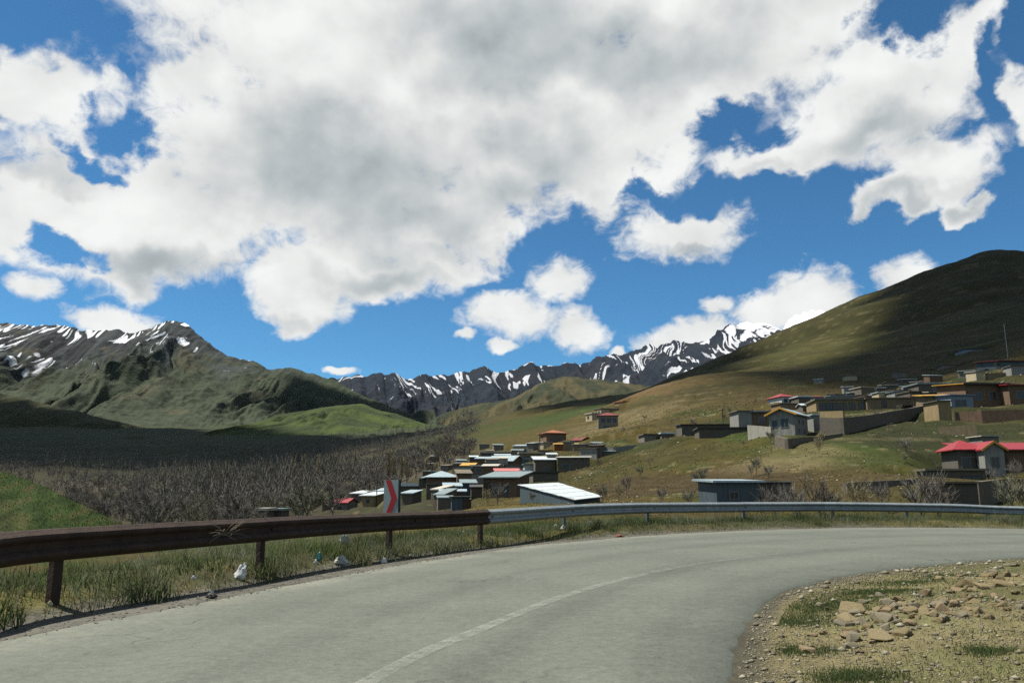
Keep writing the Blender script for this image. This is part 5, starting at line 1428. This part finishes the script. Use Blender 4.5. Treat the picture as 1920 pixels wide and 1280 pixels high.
# turf inside the bend
vy = 3.0 * (6 ** rng.random(110000)); vx = rng.uniform(.2, .95, 110000) * vy
si_ = -signed_beyond(vx, vy, inner_c)
gdens = fbmn(vx / 1.6, vy / 1.6, 3, 111) + .5 * smooth(3, 0, np.abs(si_ - 1.0)) * (vy > 8)
ok = (si_ > .28) & (gdens > rng.uniform(-.35, .8, 110000))
gk = smooth(.1, .7, gdens[ok])[:, None]
cA = pick([(.17, .15, .075), (.15, .135, .055), (.12, .12, .045)], ok.sum()); cB = pick([(.05, .085, .022), (.07, .10, .03)], ok.sum())
blades('verge_grass', vx[ok], vy[ok], rng.uniform(.012, .05, ok.sum()), rng.uniform(.003, .008, ok.sum()), cA * (1 - gk) + cB * gk, 'thin grass on the stony verge inside the bend', .8)
TUFT = [(1505, 1142, .5), (1540, 1128, .45), (1600, 1108, .5), (1650, 1098, .4), (1610, 1248, .28), (1585, 1252, .2), (1500, 1200, .25), (1850, 1218, .16), (1640, 1100, .3), (1700, 1085, .5), (1780, 1072, .5), (1480, 1150, .3), (1560, 1120, .5)]
tx, ty, th_ = [], [], []
for px, py, rad in TUFT:
    g = G(px, py, .05); n = int(900 + 2600 * rad)
    tx.append(g.x + rng.normal(0, rad * .6, n)); ty.append(g.y + rng.normal(0, rad * .45, n)); th_.append(rng.uniform(.015, .055, n))
tx, ty, th_ = map(np.concatenate, (tx, ty, th_))
ok = -signed_beyond(tx, ty, inner_c) > .25
blades('grass_tufts', tx[ok], ty[ok], th_[ok], rng.uniform(.003, .007, ok.sum()), pick([(.050, .085, .028), (.070, .10, .038), (.05, .07, .03), (.11, .11, .05)], ok.sum()), 'bright green grass patches on the stony verge', .7)
kv = np.empty(len(bpy.data.objects['grassy_knoll'].data.vertices) * 3); bpy.data.objects['grassy_knoll'].data.vertices.foreach_get('co', kv)
kv = kv.reshape(-1, 3); kv = kv[(kv[:, 2] > -7) & (kv[:, 0] > -60)]
ka = kv[rng.integers(0, len(kv), 45000)] + rng.normal(0, .1, (45000, 3)) * np.array([1, 1, .1])
kn = smooth(-.3, .5, fbmn(ka[:, 0] / 3, ka[:, 1] / 3, 3, 115))[:, None]
blades('knoll_grass', ka[:, 0], ka[:, 1], rng.uniform(.05, .20, 45000), rng.uniform(.02, .06, 45000), pick([(.034, .058, .015), (.045, .066, .02)], 45000) * (1 - kn) + pick([(.060, .058, .024), (.075, .058, .030)], 45000) * kn, 'rough grass growing on the green knoll', .8, ka[:, 2] - .03)
# tussocks over the village slope
n = 60000
spx = rng.uniform(820, 1960, n); sY = 45 * (5.2 ** rng.random(n)); sx = (spx - 960) / FPX / CP * sY
ok = fbmn(sx / 6, sY / 6, 3, 121) > rng.uniform(-.5, .5, n)
sx, sY = sx[ok], sY[ok]; n = len(sx)
scl = np.clip(sY / 80, .7, 2.4)
blades('slope_tussocks', sx, sY, rng.uniform(.03, .13, n) * scl, rng.uniform(.04, .13, n) * scl, pick([(.082, .068, .028), (.058, .057, .020), (.046, .055, .016), (.105, .088, .045), (.066, .050, .026)], n), 'dry tussocks scattered over the village slope', .6)

# ------------------------------------------------------------------ stones
OCT_V = np.array([(1, 0, 0), (-1, 0, 0), (0, 1, 0), (0, -1, 0), (0, 0, 1), (0, 0, -.6), (.6, .6, .3), (-.6, -.6, .3)], float)
bmh = bmesh.new()
for v in OCT_V: bmh.verts.new(v)
bmesh.ops.convex_hull(bmh, input=bmh.verts); bmesh.ops.triangulate(bmh, faces=bmh.faces)
bmh.verts.index_update(); PEB_F = np.array([[v.index for v in f.verts] for f in bmh.faces]); PEB_V = np.array([v.co[:] for v in bmh.verts]); bmh.free()
def pebbles(name, x, y, size, col, label, zf=None):
    n = len(x); z = (terrain_z(x, y) if zf is None else zf)
    a = rng.uniform(0, 2 * np.pi, n); S = size[:, None] * rng.uniform(.55, 1.3, (n, 3)) * np.array([1, 1, .6])
    v = PEB_V[None] * S[:, None]
    c, s = np.cos(a)[:, None], np.sin(a)[:, None]
    v = np.stack([v[..., 0] * c - v[..., 1] * s, v[..., 0] * s + v[..., 1] * c, v[..., 2]], 2) + np.stack([x, y, z + size * .15], 1)[:, None]
    k = len(PEB_V)
    F_ = (PEB_F[None] + (np.arange(n) * k)[:, None, None]).reshape(-1, 3)
    o = link(name, np_mesh(name, v.reshape(-1, 3), F_, False, False, col=np.repeat(col, k, 0)), peb_m)
    return tag(o, label, 'gravel', kind='stuff')
peb_m = mat('pebble_stone', attr='col', rough=.9, var=.3, scale=25)
ey = 3.0 * (6.0 ** rng.random(52000)); ex = rng.uniform(.2, .95, 52000) * ey; si_ = -signed_beyond(ex, ey, inner_c)
ok = (si_ > .03) & (fbmn(ex / 1.3, ey / 1.3, 3, 131) + .6 * smooth(.9, .1, si_) > rng.uniform(-.7, .4, 52000))
pebbles('gravel', ex[ok], ey[ok], rng.uniform(.005, .014, ok.sum()) * (1 + 2.0 * (rng.random(ok.sum()) > .965)) * np.clip(ey[ok] / 7, .8, 1.6), pick([(.20, .178, .118), (.165, .142, .09), (.13, .115, .08), (.25, .23, .165)], ok.sum()), 'loose pale gravel covering the verge inside the bend')
g2, gd = along_outer(12000, -.12, .85)
pebbles('shoulder_gravel', g2[:, 0], g2[:, 1], rng.uniform(.006, .016, len(g2)), pick([(.16, .155, .13), (.12, .115, .10), (.2, .19, .155), (.09, .088, .078)], len(g2)), 'grey gravel shoulder along the outer edge of the asphalt', np.maximum(terrain_z(g2[:, 0], g2[:, 1]), np.where(gd < 0, .0, -1)))
n = 2600
spx = rng.uniform(900, 1930, n); sY = rng.uniform(52, 190, n); sx = (spx - 960) / FPX / CP * sY
ok = fbmn(sx / 11, sY / 11, 3, 141) > rng.uniform(-.1, .7, n)
pebbles('slope_rubble', sx[ok], sY[ok], rng.uniform(.05, .20, ok.sum()) * np.clip(sY[ok] / 90, .8, 2), pick([(.30, .27, .20), (.20, .18, .13), (.14, .11, .08)], ok.sum()), 'scattered rubble on the village slope')

stone_m = [mat('tan_stone', (.225, .180, .095), .95, 0, .35, 9, .6, 22), mat('ochre_stone', (.19, .148, .072), .95, 0, .35, 9, .6, 22), mat('grey_tan_stone', (.205, .18, .12), .95, 0, .3, 9, .6, 22), mat('pink_stone', (.22, .165, .095), .95, 0, .3, 9, .5, 22)]
def stone_mesh(seed, flat=.6):
    rd = random.Random(seed); bm = bmesh.new()
    for k in range(22):
        v = Vector((rd.gauss(0, 1), rd.gauss(0, 1), rd.gauss(0, 1))).normalized() * rd.uniform(.75, 1.0)
        v.x = max(-.8, min(.8, v.x * 1.15)); v.y = max(-.7, min(.7, v.y)); v.z = max(-flat, min(flat, v.z * .9))
        bm.verts.new(v)
    r = bmesh.ops.convex_hull(bm, input=bm.verts)
    bmesh.ops.delete(bm, geom=[g for g in r['geom_interior'] if isinstance(g, bmesh.types.BMVert)], context='VERTS')
    bmesh.ops.bevel(bm, geom=bm.edges[:], offset=.035, segments=1, affect='EDGES')
    me = bpy.data.meshes.new('stone'); bm.to_mesh(me); bm.free(); return me
stone_me = {}
for k in range(9):
    for mi in range(4):
        me = stone_mesh(500 + k, [.62, .35, .5, .28, .7, .45, .3, .55, .4][k]); me.materials.append(stone_m[mi]); stone_me[k, mi] = me
def stone(px, py, wpx, k, mi, label, zs=1.0, group='broken stones heaped on the verge inside the bend', tilt=.25):
    g = G(px, py, .08); z = tz(g.x, g.y); g = G(px, py, z)
    s = wpx / FPX * g.y / 2 / .8
    o = link('stone', stone_me[k, mi], None, None, (g.x, g.y, tz(g.x, g.y) + s * .13 * zs))
    o.rotation_euler = (random.uniform(-tilt, tilt), random.uniform(-tilt, tilt), random.uniform(0, 6.28)); o.scale = (s, s * random.uniform(.75, 1), s * zs)
    return tag(o, label, 'stone', group)
SPEC = [(1597, 1150, 52, 0, 0, 'largest flat tan block at the left of the rubble heap', .8), (1590, 1165, 44, 1, 0, 'flat tan slab directly below the largest block', .7), (1736, 1120, 22, 4, 3, 'upright reddish stone standing above the middle of the rubble heap', 1.5),
        (1730, 1100, 20, 6, 2, 'pale stone balanced on the upright reddish stone', .7), (1815, 1104, 34, 2, 1, 'dark-sided ochre stone at the right part of the heap', 1.0), (1845, 1105, 40, 3, 0, 'flat tan slab lying right of the dark-sided stone', .6),
        (1880, 1098, 36, 5, 1, 'ochre stone leaning at the upper right of the heap', 1.0), (1650, 1200, 56, 3, 0, 'broad tan slab at the bottom of the rubble heap', .6), (1602, 1198, 34, 7, 2, 'long narrow stone left of the broad slab', .9),
        (1515, 1222, 36, 5, 3, 'pinkish stone lying apart on the left of the verge', .7), (1522, 1190, 20, 6, 3, 'small pale pink stone between the tuft and the heap', .8), (1655, 1165, 40, 2, 2, 'tan stone in the middle of the rubble heap', .9),
        (1690, 1190, 46, 1, 1, 'ochre slab right of the broad tan slab', .6), (1896, 1060, 34, 3, 2, 'flat pale stone near the road edge at the far right', .4), (1735, 1150, 30, 0, 0, 'blocky tan stone below the upright reddish stone', .8), (1770, 1165, 26, 7, 2, 'grey stone right of the middle of the heap', .8)]
for a in SPEC: stone(a[0], a[1], a[2], a[3], a[4], a[5], a[6])
rs_ = random.Random(17)
for k in range(150):
    t = rs_.random(); cx = 1585 + 330 * t; cy = 1178 - 82 * t
    px = cx + rs_.gauss(0, 48); py = cy + rs_.gauss(0, 22)
    stone(px, py, rs_.uniform(8, 26) * (1.2 - .35 * t), rs_.randrange(9), rs_.choice([0, 0, 1, 2, 2, 3]), 'small broken stone in the ' + ('left' if t < .33 else 'middle' if t < .66 else 'right') + ' third of the rubble heap inside the bend', rs_.uniform(.6, 1.1), tilt=.5)
for k in range(40):
    px, py = rs_.uniform(1420, 1910), rs_.uniform(1110, 1275)
    stone(px, py, rs_.uniform(5, 11), rs_.randrange(9), rs_.choice([0, 2, 2]), 'fist-sized stone strewn over the gravel verge', rs_.uniform(.5, .9), 'stones strewn over the verge')

# ------------------------------------------------------------------ litter along the verge
white_pl = mat('white_plastic', (.62, .64, .63), .5, 0, .08, 8); teal_pl = mat('teal_plastic', (.03, .12, .12), .4, 0, .15, 8); paper = mat('grey_paper', (.36, .37, .33), .8, 0, .25, 14)
foil = mat('dark_wrapper', (.05, .05, .045), .5, 0, .4, 20)
def crumple(label, px, py, wpx, hpx, m, seed, name='litter', cat='litter', thin=.35, lean=0):
    g = G(px, py, 0); z = tz(g.x, g.y); w = wpx / FPX * g.y / 2 * .82; h = hpx / FPX * g.y / 2 * .82
    bm = bmesh.new(); bmesh.ops.create_icosphere(bm, subdivisions=3, radius=1)
    for v in bm.verts:
        n = mnoise.noise(v.co * 1.6 + Vector((seed, 0, 0))) * .45 + mnoise.noise(v.co * 4 + Vector((0, seed, 0))) * .22
        v.co *= 1 + n
        v.co.x *= 1 - .35 * v.co.z
        v.co = Vector((v.co.x * w + v.co.z * h * lean, v.co.y * w * thin, v.co.z * h))
    me = bpy.data.meshes.new(name); bm.to_mesh(me); bm.free()
    me.materials.append(m)
    o = link(name, me, None, None, (g.x, g.y, z + h * .9)); o.rotation_euler = (0, 0, random.uniform(-.5, .5))
    return tag(o, label, cat, 'litter along the verge')
crumple('white crumpled plastic bag lying by the gravel under the rusty rail', 450, 1089, 32, 36, white_pl, 3, 'plastic_bag', 'bag', .4, .45)
crumple('teal plastic packet by the gravel', 597, 1062, 14, 22, teal_pl, 5, 'plastic_packet', 'packet')
crumple('white paper cup beside the teal packet', 591, 1064, 8, 10, white_pl, 6, 'paper_cup', 'cup')
crumple('crumpled newspaper right of the teal packet', 640, 1060, 28, 22, paper, 7, 'newspaper', 'paper', .7)
crumple('pale plastic bag caught in the weeds above the newspaper', 645, 1036, 20, 26, paper, 8, 'plastic_bag', 'bag')
crumple('small white wrapper between newspaper and rail post', 720, 1052, 11, 14, white_pl, 9, 'wrapper', 'wrapper')
crumple('dark wrapped bundle on the gravel left of the white bag', 397, 1116, 20, 14, foil, 10, 'bundle', 'bundle', .8)
crumple('white scrap on top of the dark bundle', 397, 1106, 9, 6, white_pl, 11, 'paper_scrap', 'scrap')
crumple('white scrap in the weeds near the dark bundle', 362, 1098, 9, 8, white_pl, 12, 'paper_scrap', 'scrap')
crumple('yellowish cup in the grass at the near end of the verge', 92, 1146, 10, 12, mat('cream_cup', (.42, .40, .27), .6, 0, .1), 13, 'paper_cup', 'cup')
for i, (px, py, s_, lb) in enumerate([(962, 986, 7, 'white scrap right after the joint of the two guardrails'), (1042, 999, 6, 'pale scrap left of the round white bottle cap'), (1109, 990, 9, 'round white litter in the weeds below the galvanised rail'), (1056, 1005, 8, 'flat pale scrap at the gravel edge'),
                                      (1148, 989, 5, 'tiny pale litter right of the round white one'), (868, 1005, 8, 'whitish bag in the weeds left of the guardrail joint'), (770, 1042, 6, 'tiny white scrap on the yellow moss'), (1210, 985, 6, 'white scrap at the first galvanised post')]):
    crumple(lb, px, py, s_ * 1.2, s_ * 1.2, white_pl, 20 + i, 'paper_scrap', 'scrap', .8)
crumple('broken reddish brick lying at the gravel edge below the galvanised rail', 1160, 1004, 18, 7, mat('brick_red', (.16, .07, .045), .9, 0, .3), 40, 'brick', 'brick', .7)
# dry twig hanging over the rusty beam
p_, d_, o_ = rail_at(s_of(412)); tw_ = MB(); rd = random.Random(3)
for k in range(22):
    a = p_ + o_ * .1 + Vector((0, 0, -.17)) + d_ * rd.uniform(-.12, .12); b = a + d_ * rd.uniform(-.35, .35) + o_ * rd.uniform(0, .08) + Vector((0, 0, rd.uniform(-.10, .18)))
    tw_.tube([a - p_, a.lerp(b, .5) - p_ + Vector((0, 0, .02)), b - p_], [.004, .003, .0015], 3)
tag(tw_.build('dry_weed', mat('dry_straw', (.20, .17, .12), .9, 0, .2), None, p_), 'dry straw-coloured weed caught on the rusty beam', 'weed')

# ------------------------------------------------------------------ thin mountain air
hz = MB().box(-9000, 9000, -3000, 9500, -60, 1500).build('haze', None)
hm = bpy.data.materials.new('haze_air'); hm.use_nodes = True; T = NT(hm.node_tree)
_o = T.n('ShaderNodeOutputMaterial'); _v = T.n('ShaderNodeVolumePrincipled')
_v.inputs['Color'].default_value = (.62, .78, 1.0, 1); _v.inputs['Density'].default_value = HAZE
_v.inputs['Anisotropy'].default_value = .2
T.put(_o.inputs['Volume'], _v.outputs[0]); hz.data.materials.append(hm)
tag(hz, 'thin bluish haze in the air over the whole valley', 'haze', kind='stuff')
